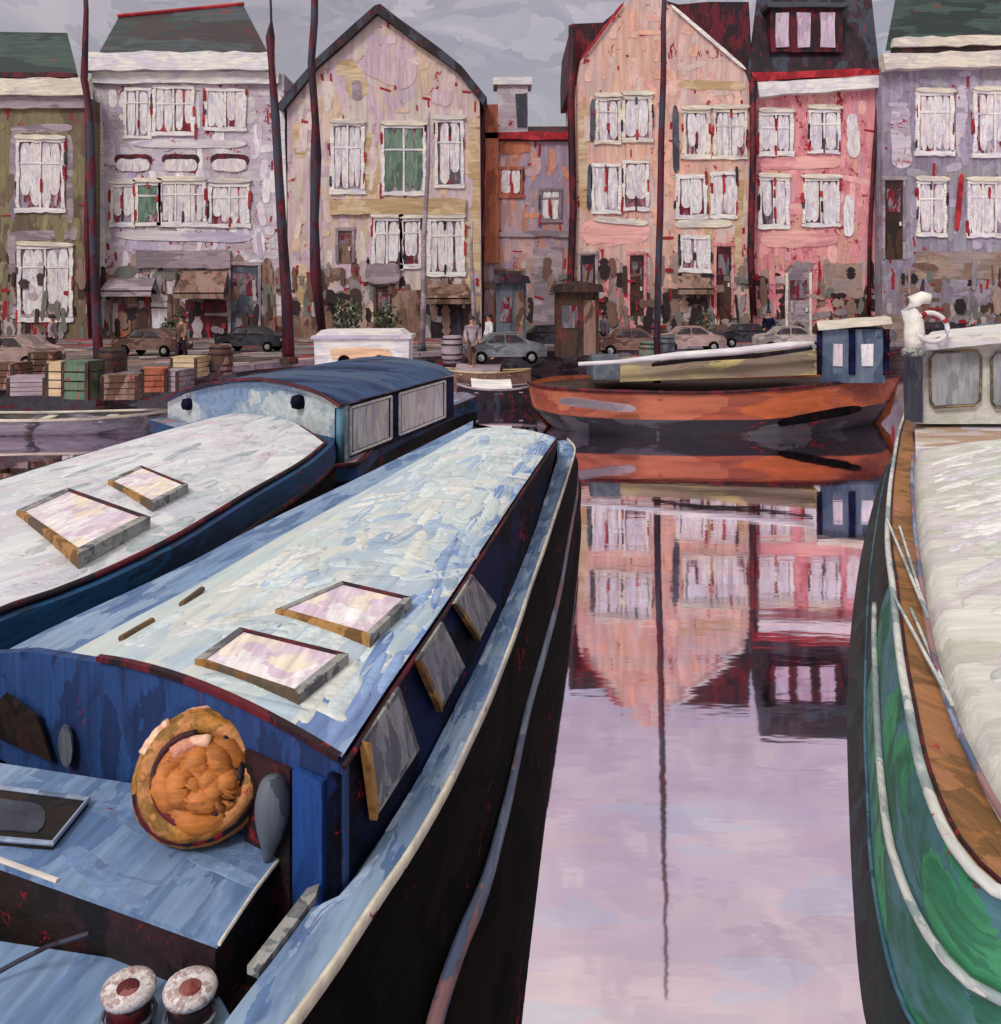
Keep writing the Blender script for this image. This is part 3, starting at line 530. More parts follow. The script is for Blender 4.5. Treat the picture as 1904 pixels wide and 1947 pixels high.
strip([v+Vector((0, 0, .02)) for v in rail_o], rail_i, .02, .05).build('rail_edge', M['cream'], fb, True)
# side decks
m = MB(); m.loft([[a, a.lerp(b, .5)+Vector((0, 0, .01)), b, Vector((b.x, b.y, .9))] for a, b in zip(rail_o, rail_i)]); strokes(m, ruled([v+Vector((0, 0, .004)) for v in rail_o], [v+Vector((0, 0, .004)) for v in rail_i]), 90, .7, .09, [(0, .05)], [1, 2, 3, 0], .0015); m.build('side_deck', [M['lblue'], tint((134, 160, 208), gam=.75), tint((168, 190, 222), gam=.75), tint((112, 138, 190), gam=.75)], fb)
RL = [(190, 1250), (330, 1165), (480, 1077), (620, 990), (760, 905), (898, 816)]; RR = [(650, 1440), (742, 1300), (832, 1170), (912, 1050), (984, 940), (1058, 832)]
n = 30; rz = 1.73
rl = resamp([P(x, y, rz) for x, y in RL], n); rr = resamp([P(x, y, rz) for x, y in RR], n)
# left coaming slopes from roof edge down to the left gunwale
ll = resamp([P(x, y, 1.2) for x, y in ((0, 1265), (110, 1208), (330, 1103), (500, 1010), (700, 912), (900, 810))], n)
m = MB(); m.loft([[b, b+(a-b)*.12+Vector((0, 0, .10)), a.lerp(b, .45)+Vector((0, 0, -.02)), a+Vector((0, 0, -.02))] for a, b in zip(rl, ll)], cols=[0, 0, 1]); m.build('left_coaming', [M['lblue'], M['pale']], fb)
K = 12
def roofrow(a, b, cam_=.07): return [a.lerp(b, j/K)+Vector((0, 0, cam_*(1-(2*j/K-1)**2))) for j in range(K+1)]
m = MB(); m.loft([roofrow(a, b) for a, b in zip(rl, rr)], cols=[0]*(K-2)+[1, 1])
strokes(m, ruled(rl, rr, .07), 300, .85, .17, [(0, .12), (0, .2), (.9, .3)], [2, 2, 2, 3, 4, 0, 0, 0, 5], .0014); strokes(m, lambda u, v: ruled(rl, rr, .07)(u, .84+v*.16), 60, .8, .10, [(0, .08)], [1, 5, 5, 6], .0014)
roof = m.build('roof', [M['pale'], M['peri'], tint((194, 208, 214), 0, gam=.92), tint((208, 212, 210), 0, gam=.92), tint((202, 204, 210), 0, gam=.92), tint((168, 190, 216), 0), tint((140, 168, 212), 0)], fb, True)
# cabin side (right) with slight inward lean
cb = resamp([P(x, y, 1.2) for x, y in ((650, 1690), (785, 1492), (860, 1352), (938, 1200), (1006, 1040), (1046, 905), (1060, 850))], n)
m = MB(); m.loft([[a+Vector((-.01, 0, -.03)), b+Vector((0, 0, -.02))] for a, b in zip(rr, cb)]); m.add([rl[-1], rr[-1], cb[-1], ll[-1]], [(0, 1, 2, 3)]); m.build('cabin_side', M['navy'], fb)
lip = MB(); lip.tube([v+Vector((.01, 0, -.035)) for v in rr], .016, 6); lip.build('roof_edge_trim', M['maroon'], fb, True)
# side windows
def on_side(t, h):                   # point on the cabin side: t along, h from foot to roof edge
    i = min(int(t*(n-1)), n-2); u = t*(n-1)-i
    a = rr[i].lerp(rr[i+1], u); b = cb[i].lerp(cb[i+1], u); q = b.lerp(a, h)
    d = (rr[i+1]-rr[i]).cross(Vector((0, 0, 1))).normalized(); return q, d
def side_window(t0, t1, h0, h1):
    g = MB(); c = [on_side(t, h) for t, h in ((t0, h0), (t1, h0), (t1, h1), (t0, h1))]; d = c[0][1]
    q = [p+d*.012 for p, _ in c]; g.prism(q, d*.02); wo = g.build('window', M['greyglass'], fb)
    f = MB(); cc = sum((p for p, _ in c), Vector())/4
    outp = [cc+(p-cc)*1.16 for p, _ in c]; inn = [cc+(p-cc)*.98 for p, _ in c]
    for i in range(4):
        f.prism([inn[i]+d*.01, outp[i]+d*.01, outp[(i+1) % 4]+d*.01, inn[(i+1) % 4]+d*.01], d*(.034 if i == 3 else .022), 1 if i == 3 else 0)
    f.build('window_frame', [M['greytrim'], M['wood']], wo)
for t0, t1 in ((.035, .085), (.135, .19), (.24, .30)): side_window(t0, t1, .30, .90)
# bulkhead
A = cb[0].copy(); B = rl[0].copy(); Bf = Vector((B.x, B.y, .9)); dirv = (B-rr[0]); dirv.z = 0; dirv.normalize()
Lx = B+dirv*1.55
m = MB(); top_ = [p.copy() for p in roofrow(rl[0], rr[0])]
m.prism([Vector((Lx.x, Lx.y, .9)), Vector((Lx.x, Lx.y, 1.38)), Vector((B.x+dirv.x*.7, B.y+dirv.y*.7, 1.60))]+[p+Vector((0, 0, -.03)) for p in top_]+[Vector((rr[0].x, rr[0].y, .9))], (.02, .06, 0))
bh = m.build('bulkhead', M['blue'], fb)
m = MB(); m.loft([[p+Vector((-.012, -.02, -.016)), p+Vector((-.012, -.02, .01)), p+Vector((0, .01, .014))] for p in [Lx.lerp(B, 0)+Vector((0, 0, -.35))]+[p for p in top_]][1:]); m.build('bulkhead_trim', M['maroon'], fb)
def on_bh(t, z, o=.03):             # t = 0 at the right corner
    p = rr[0].lerp(B, t); nrm = Vector((-dirv.y, dirv.x, 0)); nrm = nrm if nrm.y < 0 else -nrm
    return Vector((p.x, p.y, z))+nrm*o
def bhpanel(t0, t1, z0, z1, o, mat, name, par, wob_=0):
    a = MB(); pts = [on_bh(t0, z0, o), on_bh(t1, z0, o), on_bh(t1, z1, o), on_bh(t0, z1, o)]; nn = (on_bh(0, 0, 0)-on_bh(0, 0, 1)); a.prism(pts, nn*.03); return a.build(name, M[mat], par)
M['dblue'] = paint('deep_blue_door', [(24, 60, 124), (30, 72, 142), (20, 48, 100)], 3, (1, 1, .4), .04)
bhpanel(.0, .03, .95, 1.66, .03, 'navy', 'corner_post', bh)
dr = bhpanel(.045, .145, .93, 1.62, .035, 'dblue', 'cabin_door', bh)
bhpanel(.165, .33, .93, 1.60, .02, 'well', 'doorway_shade_panel', bh)  # solid panel, the darkness of the recess is put into its colour
a = MB(); a.prism([on_bh(t, z, .05) for t, z in ((1.22, 1.10), (1.55, 1.06), (1.6, 1.2), (1.5, 1.34), (1.3, 1.3))], (0, .02, 0)); a.build('dark_vent', M['well'], bh)
a = MB(); a.prism([on_bh(1.14+.04*math.cos(k), 1.22+.11*math.sin(k), .05) for k in [i*.63 for i in range(10)]], (0, .02, 0)); a.build('porthole', M['bluegrey'], bh)
# grey lifering-like fender hanging in the doorway
a = MB(); fp = resamp([on_bh(.195, 1.58, .06), on_bh(.19, 1.50, .07), on_bh(.195, 1.38, .07), on_bh(.21, 1.28, .06), on_bh(.22, 1.2, .06)], 20); a.tube(fp, [.066*math.sin(math.pi*((i+.5)/20)**.62)+.008 for i in range(20)], 20)
tag(a.build('boat_fender', M['bluegrey'], None, True), 'dark grey teardrop fender hanging beside the rope coil', 'fender')
# skylights on the roof
def skylight(par, q, z, h_, sk_=.05):
    Pq = [P(x, y, z) for x, y in q]; c = sum(Pq, Vector())/4; base = [c+(p-c)*1.0-Vector((0, 0, .06)) for p in Pq]
    a = MB()
    for i in range(4):
        o1, o2 = Pq[i], Pq[(i+1) % 4]; i1, i2 = c+(o1-c)*.86, c+(o2-c)*.86
        a.add([o1-Vector((0, 0, sk_)), o2-Vector((0, 0, sk_)), o2+Vector((0, 0, h_)), o1+Vector((0, 0, h_)), i1+Vector((0, 0, h_)), i2+Vector((0, 0, h_)), i2, i1],
              [(0, 1, 2, 3), (3, 2, 5, 4), (4, 5, 6, 7)], (0, 2, 1, 1)[i] if i in (0, 1) else (1, 2)[i % 2])
    so_ = a.build('skylight', [M['wood'], M['maroon'], M['greytrim']], par)
    g = MB(); ins = [c+(p-c)*.88+Vector((0, 0, h_*.7)) for p in Pq]; g.prism(ins, (0, 0, -.03)); g.build('skylight_glass', M['skyglass'], so_)
    return so_
skylight(fb, ((569, 1330), (370, 1262), (456, 1200), (663, 1251)), 1.80, .022)
skylight(fb, ((703, 1219), (523, 1166), (651, 1111), (783, 1142)), 1.80, .022)
for (x0, y0, x1, y1) in ((230, 1215, 290, 1180), (345, 1150, 385, 1120)):
    m = MB(); m.tube([P(x0, y0, 1.66), P(x1, y1, 1.66)], .02, 6); m.build('wooden_cleat', M['wood'], fb)
# foredeck locker
q = [(-260, 1440), (0, 1452), (300, 1500), (430, 1530), (556, 1592), (480, 1690), (410, 1790), (200, 1712), (0, 1640), (-260, 1570)]
lp = [P(x, y, 1.2) for x, y in q]
m = MB(); m.prism([v+Vector((0, 0, -.02)) for v in lp], (0, 0, -.34)); lk = m.build('locker', M['well'], fb)
m = MB(); c = sum(lp, Vector())/len(lp); m.prism([v+(v-c).normalized()*.012 for v in lp], (0, 0, -.022)); strokes(m, ruled([lp[0], lp[2], lp[4]], [lp[9], lp[8], lp[6]]), 30, .6, .14, [(0, .15), (.3, .2)], [1, 2, 3, 0], .0012); m.build('locker_lid', [M['lblue'], tint((124, 154, 200), gam=.68), tint((136, 166, 208), gam=.68), tint((116, 144, 190), gam=.68)], lk)
m = MB(); m.tube([P(556, 1592, 1.195)+Vector((.015, 0, 0)), P(480, 1690, 1.195)+Vector((.015, 0, 0)), P(412, 1792, 1.195)+Vector((.012, -.01, 0))], .008, 6); m.build('lid_trim', M['cream'], lk); m = MB(); m.tube([P(-260, 1566, 1.203), P(0, 1636, 1.203), P(110, 1676, 1.203)], .012, 6); m.build('lid_trim', M['cream'], lk)
m = MB(); hq = [P(x, y, 1.225) for x, y in ((-200, 1478), (0, 1500), (168, 1522), (100, 1606), (0, 1598), (-200, 1570))]; m.prism(hq, (0, 0, -.03)); hc = m.build('hatch', M['well'], lk)
m = MB(); m.tube([v+Vector((0, 0, .005)) for v in hq], .012, 6, closed=True); m.build('hatch_rim', M['strake'], hc)
m = MB(); m.prism([P(x, y, 1.232) for x, y in dabshape(-60, 1540, 86, 1558, 60)], (0, 0, -.006)); m.build('hatch_lid', M['bluegrey'], hc)
# well floor and low foredeck
m = MB(); m.add([P(-700, 1300, .88), P(900, 1500, .88), P(600, 2500, .88), P(-1500, 2500, .88)], [(0, 1, 2, 3)])
m = MB(); m.add([Vector((-3.6, 5.4, .88)), Vector((-1.0, 4.2, .88)), Vector((-.55, 3.7, .88)), Vector((-.72, 2.9, .88)), Vector((-1.0, 1.9, .88)), Vector((-4.5, 1.9, .88))], [tuple(range(6))]); m.build('well_floor', M['well'], fb)
m = MB(); m.prism([P(x, y, .98) for x, y in ((-500, 1700), (0, 1790), (200, 1820), (384, 1858), (420, 1900), (448, 1950), (400, 2300), (-500, 2300))], (0, 0, -.09)); m.build('foredeck', M['lblue'], fb)
m = MB(); m.prism([P(x, y, 1.212) for x, y in ((470, 1836), (585, 1688), (608, 1680), (600, 1704), (492, 1846))], (0, 0, -.03)); m.build('deck_step', M['greytrim'], fb)
# bollards: white caps on maroon posts
M['capw'] = paint('worn_white_cap', [(200, 196, 200), (226, 222, 222), (170, 150, 150), (214, 206, 208)], 16, (1, 1, 1), .35); M['oxblood'] = paint('oxblood_paint', [(60, 12, 20), (90, 18, 28), (36, 10, 18), (24, 12, 18)], 7, (1, 1, .5), .2, rough=.35)
for x, lab in ((245, None), (362, None)):
    c = P(x, 1858, 1.16); c.z = 0.9; r0 = .088
    m = MB(); m.lathe(c, [(r0*.9, 0), (r0*.86, .17), (r0*1.0, .20)], 22); b = m.build('bollard', M['oxblood'], fb, True)
    m = MB(); m.lathe(c+Vector((0, 0, .20)), [(r0*1.04, 0), (r0*1.08, .02), (r0*1.0, .036), (r0*.8, .046), (r0*.6, .048), (.01, .046)], 22, 0); m.build('bollard_cap', M['capw'], b, True)
    m = MB(); m.lathe(c+Vector((.01, -.03, .246)), [(r0*.46, 0), (r0*.42, .006), (.005, .014)], 18); m.build('cap_centre', paint('rust_red', [(120, 52, 50), (150, 90, 90), (90, 30, 36)], 8), b)
    m = MB(); m.tube([c+Vector((r0*1.02*math.cos(k), r0*1.02*math.sin(k), .13)) for k in [i*.4488 for i in range(14)]], .008, 6, closed=True); m.build('bollard_band', M['greytrim'], b, True)
m = MB(); m.tube([P(-60, 1880, 1.0), P(30, 1830, 1.05), P(90, 1800, 1.12), P(170, 1775, 1.18)], .009, 6); tag(m.build('mooring_line', M['pole']), 'thin dark mooring line slanting over the low blue foredeck', 'rope')

# rope coil leaning on the bulkhead
M['rope'] = paint('ochre_rope', [(170, 112, 40), (186, 126, 56), (132, 98, 40), (190, 130, 80)], 6, (1, 1, 1), .3, bump=.6, gam=.8)
M['rope2'] = paint('orange_rope', [(184, 112, 44), (196, 122, 62), (164, 98, 42)], 5, (.5, 1, 1.2), .2, bump=.6, gam=.8)
M['rope_highlight'] = paint('rope_highlight_paint', [(226, 178, 150), (236, 196, 168), (206, 140, 120)], 8, gam=.85)  # paler rope colour that paints in the highlights
cc = Vector((PD(380, 1494, 3.95))); cc.z = max(cc.z, 1.2+.27)
rc = thing('rope_coil', Vector((cc.x, cc.y, 1.2)), 'big round coil of orange rope piled on the blue locker', 'rope')
T = Matrix.Rotation(math.radians(-28), 3, 'X') @ Matrix.Rotation(math.radians(8), 3, 'Z')
def ring(r, dy, tr, ang0=0, ang1=2*math.pi, n=40, wv=.004, cx=0, cz=0):
    pts = []
    for i in range(n):
        a_ = ang0+(ang1-ang0)*i/(n-1 if ang1-ang0 < 6.2 else n)
        rr_ = r+wv*math.sin(3*a_+r*40)
        pts.append(cc+T @ Vector((cx+rr_*1.12*math.cos(a_), dy+wv*math.sin(5*a_), cz+rr_*math.sin(a_)*1.06)))
    return pts
def twist(mb, pts, r, closed=True):         # three-strand rope: main tube with a lay groove
    k = len(pts); mb.tube(pts, [r*(1+.05*math.sin(i*2.2)) for i in range(k)], 9, closed=closed)
m = MB()
for r, dy, tr in ((.215, .06, .052), (.205, .0, .05), (.222, .03, .045), (.195, -.04, .045)): twist(m, ring(r, dy, tr), tr)
m.build('outer_turns', M['rope'], rc, True)
m = MB()
for r, dy, tr in ((.136, -.05, .052), (.085, -.075, .055), (.04, -.085, .05)): twist(m, ring(r, dy, tr, cx=.02+R.uniform(-.012, .012), cz=-.025+R.uniform(-.016, .016), wv=.014), tr)
for k in range(5):  # filled heart of the coil
    twist(m, ring(.14-.026*k, -.035, .04, cx=.02, cz=-.025), .048)
m.build('inner_turns', M['rope2'], rc, True)
m = MB(); twist(m, ring(.165, -.06, .03, math.radians(100), math.radians(300)), .024, False); twist(m, ring(.16, -.075, .03, math.radians(-70), math.radians(60)), .02, False); m.build('painted_crevice', M['maroon'], rc, True)  # maroon arcs paint the dark crevice between outer and inner turns
m = MB(); twist(m, ring(.222, -.012, .05, math.radians(125), math.radians(160), 10), .05, False); twist(m, ring(.13, -.09, .05, math.radians(75), math.radians(140), 10, cx=-.0), .03, False); twist(m, ring(.25, .03, .03, math.radians(30), math.radians(110), 14), .022, False); m.build('painted_highlight', M['rope_highlight'], rc, True)  # pale arcs laid over the coil as painted highlights
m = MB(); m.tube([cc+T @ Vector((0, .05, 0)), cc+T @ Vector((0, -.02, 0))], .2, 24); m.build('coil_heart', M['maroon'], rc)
m = MB(); twist(m, ring(.215, -.02, .03, math.radians(195), math.radians(350), 20), .04, False); m.build('painted_shadow_turn', M['maroon'], rc, True)  # maroon arc paints the shadow along the foot of the coil

# ------------------------------------------------------------ middle barge
M['tarp'] = paint('grey_tarpaulin', [(184, 190, 200), (204, 206, 214), (198, 196, 208), (212, 216, 220)], .9, (1, .6, 1), 0, rot=math.radians(24), gam=.95, bump=.6, streak=.5)
M['hullblue'] = paint('petrol_blue_hull', [(10, 56, 96), (16, 70, 112), (8, 42, 70), (24, 60, 112)], 1.0, (1, .35, 1), .05, rot=math.radians(8))
mbt = thing('houseboat', P(-40, 1230, 0), 'petrol blue barge with grey tarpaulin roof beyond the foreground houseboat', 'boat')
mr = resamp([P(x, y, 1.3) for x, y in ((-900, 1560), (-400, 1330), (-150, 1222), (0, 1158), (149, 1106), (322, 1024), (460, 942), (568, 880), (616, 842))], n)
ml = resamp([P(x, y, 1.3) for x, y in ((-900, 1135), (-400, 1020), (-150, 952), (0, 913), (120, 876), (240, 840), (381, 800), (440, 786), (484, 776))], n)
def row2(a, b): return [a.lerp(b, j/10)+Vector((0, 0, .10*(1-(2*j/10-1)**2))) for j in range(11)]
m = MB(); m.loft([row2(a, b) for a, b in zip(ml, mr)], cols=[0]*10)
mid_ = [p for p in row2(ml[-1], mr[-1])]; tip = P(560, 800, 1.3)
strokes(m, ruled(ml, mr, .10), 240, 1.3, .3, [(.1, .25), (.5, .3)], [2, 2, 3, 0, 0, 4, 5], .002); m.build('tarpaulin', [M['tarp'], M['mauve'], tint((210, 216, 220)), tint((200, 200, 214)), tint((214, 204, 216)), tint((176, 188, 196))], mbt, True)
hr = [v+Vector((.14, -.02, -.03)) for v in mr]; hl = [v+Vector((-.14, 0, -.03)) for v in ml]; bt = P(640, 828, 1.27); bt2 = Vector((bt.x-1.2, bt.y+2.2, 1.27))
hull_top = hr+[bt, bt2]+hl[::-1]
m = MB(); N_ = len(hull_top)
def down(v, z, k=0): return Vector((v.x+k, v.y, z))
m.loft([hull_top, [down(v, 1.0, .03) for v in hull_top]], 0, close=False)
m.loft([[down(v, 1.0, .03) for v in hull_top], [down(v, .4, .0) for v in hull_top], [down(v, -.3, -.1) for v in hull_top]], 1); 
m.f.append(tuple(range(N_))); m.mi.append(0)
m.build('hull', [M['hullblue'], M['black']], mbt)
m = MB(); m.tube([v+Vector((.03, 0, -.0)) for v in mr]+[mid_[5]+Vector((0, .25, -.06)), ml[-1]], .03, 6); m.build('hatch_coaming', M['maroon'], mbt, True)
m = MB(); m.tube([v+Vector((.02, -.02, -.3)) for v in hr], .035, 6); m.build('rubbing_strake', M['maroon'], mbt, True)
skylight(mbt, ((149, 1060), (31, 976), (128, 932), (286, 988)), 1.42, .03, .1)
skylight(mbt, ((290, 962), (205, 918), (268, 889), (358, 926)), 1.42, .03, .1)

# ------------------------------------------------------------ blue cabin boat
M['archw'] = paint('pale_arched_front', [(164, 180, 188), (186, 196, 200), (150, 168, 186), (120, 146, 178)], .9, (.4, .4, 1), 0, gam=.8)
M['roofblue'] = paint('blue_cabin_roof', [(50, 76, 118), (72, 96, 138), (40, 58, 94), (88, 108, 140)], .6, (.4, .9, 1), .04, gam=.65)
M['teal'] = paint('teal_edge', [(60, 104, 128), (80, 122, 140), (44, 84, 110)], 1.4, V, 0)
M['darkgreen'] = paint('dark_green_hull', [(10, 18, 24), (12, 28, 34), (8, 12, 22), (16, 40, 40)], .8, (1, .4, 1), .2, rough=.6, gam=.6)
cbt = thing('houseboat', P(648, 985, 0), 'blue cabin boat with pale arched front and two tall side windows', 'boat')
Rf = PD(648, 775, 14.4); Lf = PD(319, 764, 19.6)
def fr(t, y, o=0):                    # on the oblique front: t 0 left .. 1 right, y pixel row
    p = Lf.lerp(Rf, t); x = 319+0; X = p.x; Y = p.y; return Vector((X-.0+o*-.7, Y-o*.7, EYE-(y-HY)*Y/FPX))
def tt(x):                            # parameter of the front at image column x
    k = (x-CX)/FPX; return (Lf.x-k*Lf.y)/((Lf.x-k*Lf.y)-(Rf.x-k*Rf.y))
arch = [(319, 764), (352, 748), (400, 735), (450, 727), (500, 725), (545, 732), (590, 743), (625, 756), (646, 776)]
af = [fr(tt(x), y) for x, y in arch]
back = Vector((1.55, 5.6, 0))
m = MB(); footz = .85
m.prism([down(af[0], footz)]+af+[down(af[-1], footz)], (.10, .36, 0)); m.build('front_bulkhead', M['archw'], cbt)
m = MB(); rise = [v+Vector((0, 0, .09))+Vector((-.06, -.08, 0)) for v in af]
rise[-1] += Vector((.12, 0, -.02))
bk = [v+back for v in rise]; m.loft([rise, [a.lerp(b, .5) for a, b in zip(rise, bk)], bk]); m.loft([rise, [v+Vector((.03, .04, -.07)) for v in rise]]); m.build('roof', M['roofblue'], cbt)
m = MB(); m.tube([v+Vector((-.02, -.04, -.03)) for v in rise], .028, 6); m.build('roof_rim', M['maroon'], cbt)
sa = af[-1]; sb = sa+back; m = MB(); m.prism([down(sa, footz), sa, sb, down(sb, footz)], (-.08, 0, 0)); cs = m.build('cabin_side', M['navy'], cbt)
sn_ = back.cross(Vector((0, 0, 1))).normalized()
def sp(t, h, o): return down(sa, footz).lerp(down(sb, footz), t)+Vector((0, 0, h*(sa.z-footz)))+sn_*o
for t0, t1 in ((.08, .34), (.45, .86)):
    m = MB(); m.prism([sp(t0, .16, .01), sp(t1, .16, .01), sp(t1, .92, .01), sp(t0, .92, .01)], sn_*.02); wo = m.build('window', M['curtain'], cbt)
    m = MB()
    cs_ = [(t0-.02, .12), (t1+.02, .12), (t1+.02, .96), (t0-.02, .96)]
    for i in range(4): m.tube([sp(*cs_[i], .03), sp(*cs_[(i+1) % 4], .03)], .026, 5)
    m.build('window_frame', M['white'], wo)
m = MB(); m.tube([down(sa, footz-.1)+Vector((.02, -.05, 0)), sa+Vector((.02, -.05, .0))], .07, 8); m.build('corner_post', M['teal'], cbt, True)
for x, y in ((361, 768), (572, 764)):
    m = MB(); c = fr(tt(x), y, .04); m.lathe(c, [(.01, -.13), (.12, -.1), (.15, 0), (.12, .1), (.01, .13)], 10); m.build('porthole', M['navy'], cbt, True)
gt = resamp([down(Lf, .9, -.3)+Vector((0, -.3, 0)), down(Rf, .9)+Vector((-.3, -.35, 0)), down(Rf, .9)+Vector((.22, -.1, 0)), P(720, 838, .9), P(800, 800, .9), P(868, 768, .92), P(905, 754, 1.0), P(880, 745, .95)], 24)
m = MB(); m.loft([gt, [down(v, .62, .05) for v in gt]], 0); m.loft([[down(v, .62, .05) for v in gt], [down(v, -.3, -.1) for v in gt]], 1); m.f.append(tuple(range(24))); m.mi.append(2)
m.build('hull', [M['hullblue'], M['darkgreen'], M['strake']], cbt)
m = MB(); m.tube([v+Vector((.04, -.03, -.02)) for v in gt[7:]], .035, 6); m.build('rubbing_strake', M['maroon'], cbt, True)

# ------------------------------------------------------------ orange barge
M['orangehull'] = paint('orange_hull', [(164, 92, 70), (178, 102, 76), (150, 76, 60), (184, 94, 56)], .7, (.35, 1, 1.3), .2, gam=.8)
M['greyhull'] = paint('grey_hull_bottom', [(66, 62, 68), (90, 90, 98), (44, 44, 52), (52, 40, 46)], .7, (.4, 1, 1.3), .12)
M['yellow'] = paint('yellow_tarp', [(176, 160, 110), (150, 134, 112), (196, 182, 120), (130, 112, 100)], .8, (.35, 1, 1.2), .05)
ob = thing('sailing_barge', PD(1340, 825, 23), 'orange hulled sailing barge with tall dark mast lying across the canal', 'boat')
def ow(x, y, d): return PD(x, y, d)
n2 = 26
# near side and far side of the hull, left end to right end
sheer_n = resamp([ow(1004, 728, 24.3), ow(1030, 736, 23.6), ow(1100, 742, 23.0), ow(1220, 746, 22.6), ow(1340, 748, 22.5), ow(1460, 742, 22.6), ow(1560, 733, 23), ow(1650, 722, 23.8), ow(1712, 716, 24.8)], n2)
sheer_f = resamp([ow(1004, 728, 24.3), ow(1050, 716, 25.4), ow(1150, 712, 26), ow(1300, 712, 26.3), ow(1450, 710, 26.4), ow(1600, 708, 26), ow(1712, 716, 24.8)], n2)
def lvl(c, z, pull): 
    cen = sum(c, Vector())/len(c); return [Vector((cen.x+(v.x-cen.x)*pull, v.y+(.15 if z < .3 else 0), z)) for v in c]
# orange band thickens to the right as in the picture
z1 = [v.z-(.62+.1*math.sin(i/n2*3)) for i, v in enumerate(sheer_n)]
l1 = [Vector((v.x+(.12 if i < 3 else 0)-(.35 if i > n2-3 else 0), v.y-.06, max(z, .45))) for i, (v, z) in enumerate(zip(sheer_n, z1))]
l2 = lvl(sheer_n, .12, .9); l3 = lvl(sheer_n, -.3, .8)
m = MB(); m.loft([sheer_n, l1], 0); m.loft([l1, l2, l3], 1); m.loft([sheer_f, lvl(sheer_f, .3, .95), lvl(sheer_f, -.3, .85)], 0)
m.build('hull', [M['orangehull'], M['greyhull']], ob, True)
m = MB(); m.loft([[a+Vector((0, .1, -.12)), b+Vector((0, 0, -.12))] for a, b in zip(sheer_n, sheer_f)]); m.build('deck', M['darkbrown'], ob)
m = MB(); m.tube([v+Vector((0, -.04, .02)) for v in sheer_n], .045, 6); m.build('gunwale', M['maroon'], ob, True)
# leeboard: long dark fin on the right half
m = MB(); m.prism([ow(x, y, 22.35) for x, y in dabshape(1480, 806, 1640, 776, 16, .1)], (0, .1, 0)); m.build('leeboard', M['black'], ob)
m = MB(); m.prism([ow(x, y, 22.3) for x, y in dabshape(1062, 762, 1210, 778, 16, .1)], (0, .08, 0)); m.build('bow_plate', M['mauve'], ob)
# cargo cover
def cover(x0, x1, yb0, yb1, yt0, yt1, d, mat, name, dep=2.2, k=9):
    rows_ = []
    for i in range(k+1):
        t = i/k; x = x0+(x1-x0)*t; yb = yb0+(yb1-yb0)*t; yt = yt0+(yt1-yt0)*t; a = ow(x, yb, d); b = ow(x, yt, d+.35)
        rows_.append([a, b, b+Vector((0, dep*.4, .14)), b+Vector((0, dep-.4, 0)), a+Vector((0, dep, 0))])
    mb = MB(); mb.loft(rows_); mb.f.append((0, 1, 2, 3, 4)); mb.mi.append(0); b0 = len(mb.v)-5; mb.f.append((b0, b0+1, b0+2, b0+3, b0+4)); mb.mi.append(0); return mb.build(name, M[mat], ob)
cover(1180, 1556, 726, 712, 694, 668, 23.4, 'yellow', 'cargo_cover'); cover(1128, 1182, 722, 722, 686, 686, 23.6, 'bluegrey', 'fore_hatch', 1.8)
m = MB(); m.tube([ow(x, y, 23.1) for x, y in ((1100, 692), (1180, 688), (1290, 676), (1400, 668), (1500, 656), (1548, 652))], [.05, .06, .10, .10, .09, .05], 8); m.build('boom', M['white'], ob, True)
m = MB(); m.tube([ow(x, y, 23.3) for x, y in ((1240, 694), (1320, 682), (1440, 676), (1545, 662))], [.05, .08, .07, .05], 7); m.build('furled_sail', M['dark'], ob, True)
# aft cabin
Fo = Face(23.2); m = MB(); m.prism([Fo.p(x, y) for x, y in rect(1560, 626, 1684, 728)], (.7, 1.9, 0)); ac = m.build('deckhouse', paint('deckhouse_blue', [(80, 98, 122), (98, 114, 134), (66, 82, 106)], 1.2, V, .1), ob)
m = MB(); m.prism([Fo.p(x, y, .15) for x, y in wob([(1550, 614), (1690, 604), (1692, 616), (1552, 628)], 1)], (.75, 2.1, 0)); m.build('deckhouse_roof', M['cream'], ac)
for a, b in ((1584, 1602), (1638, 1660)):
    m = MB(); Fo.slab(m, wob(rect(a, 654, b, 696), 1), .04, .04); m.build('deckhouse_window', M['curtain'], ac)
for a, b in ((1554, 1562), (1614, 1626), (1680, 1690)):
    m = MB(); Fo.slab(m, wob(rect(a, 626, b, 712), 1), .06, .1); m.build('post', M['navy'], ac)
m = MB(); ms = [ow(x, y, 23.9) for x, y in ((1268, -260), (1266, -80), (1262, 40), (1262, 140), (1258, 260), (1256, 400), (1252, 520), (1250, 640), (1250, 728))]
m.tube(ms, [.04, .05, .07, .08, .085, .09, .09, .09, .10], 8); m.build('mast', M['pole'], ob, True)
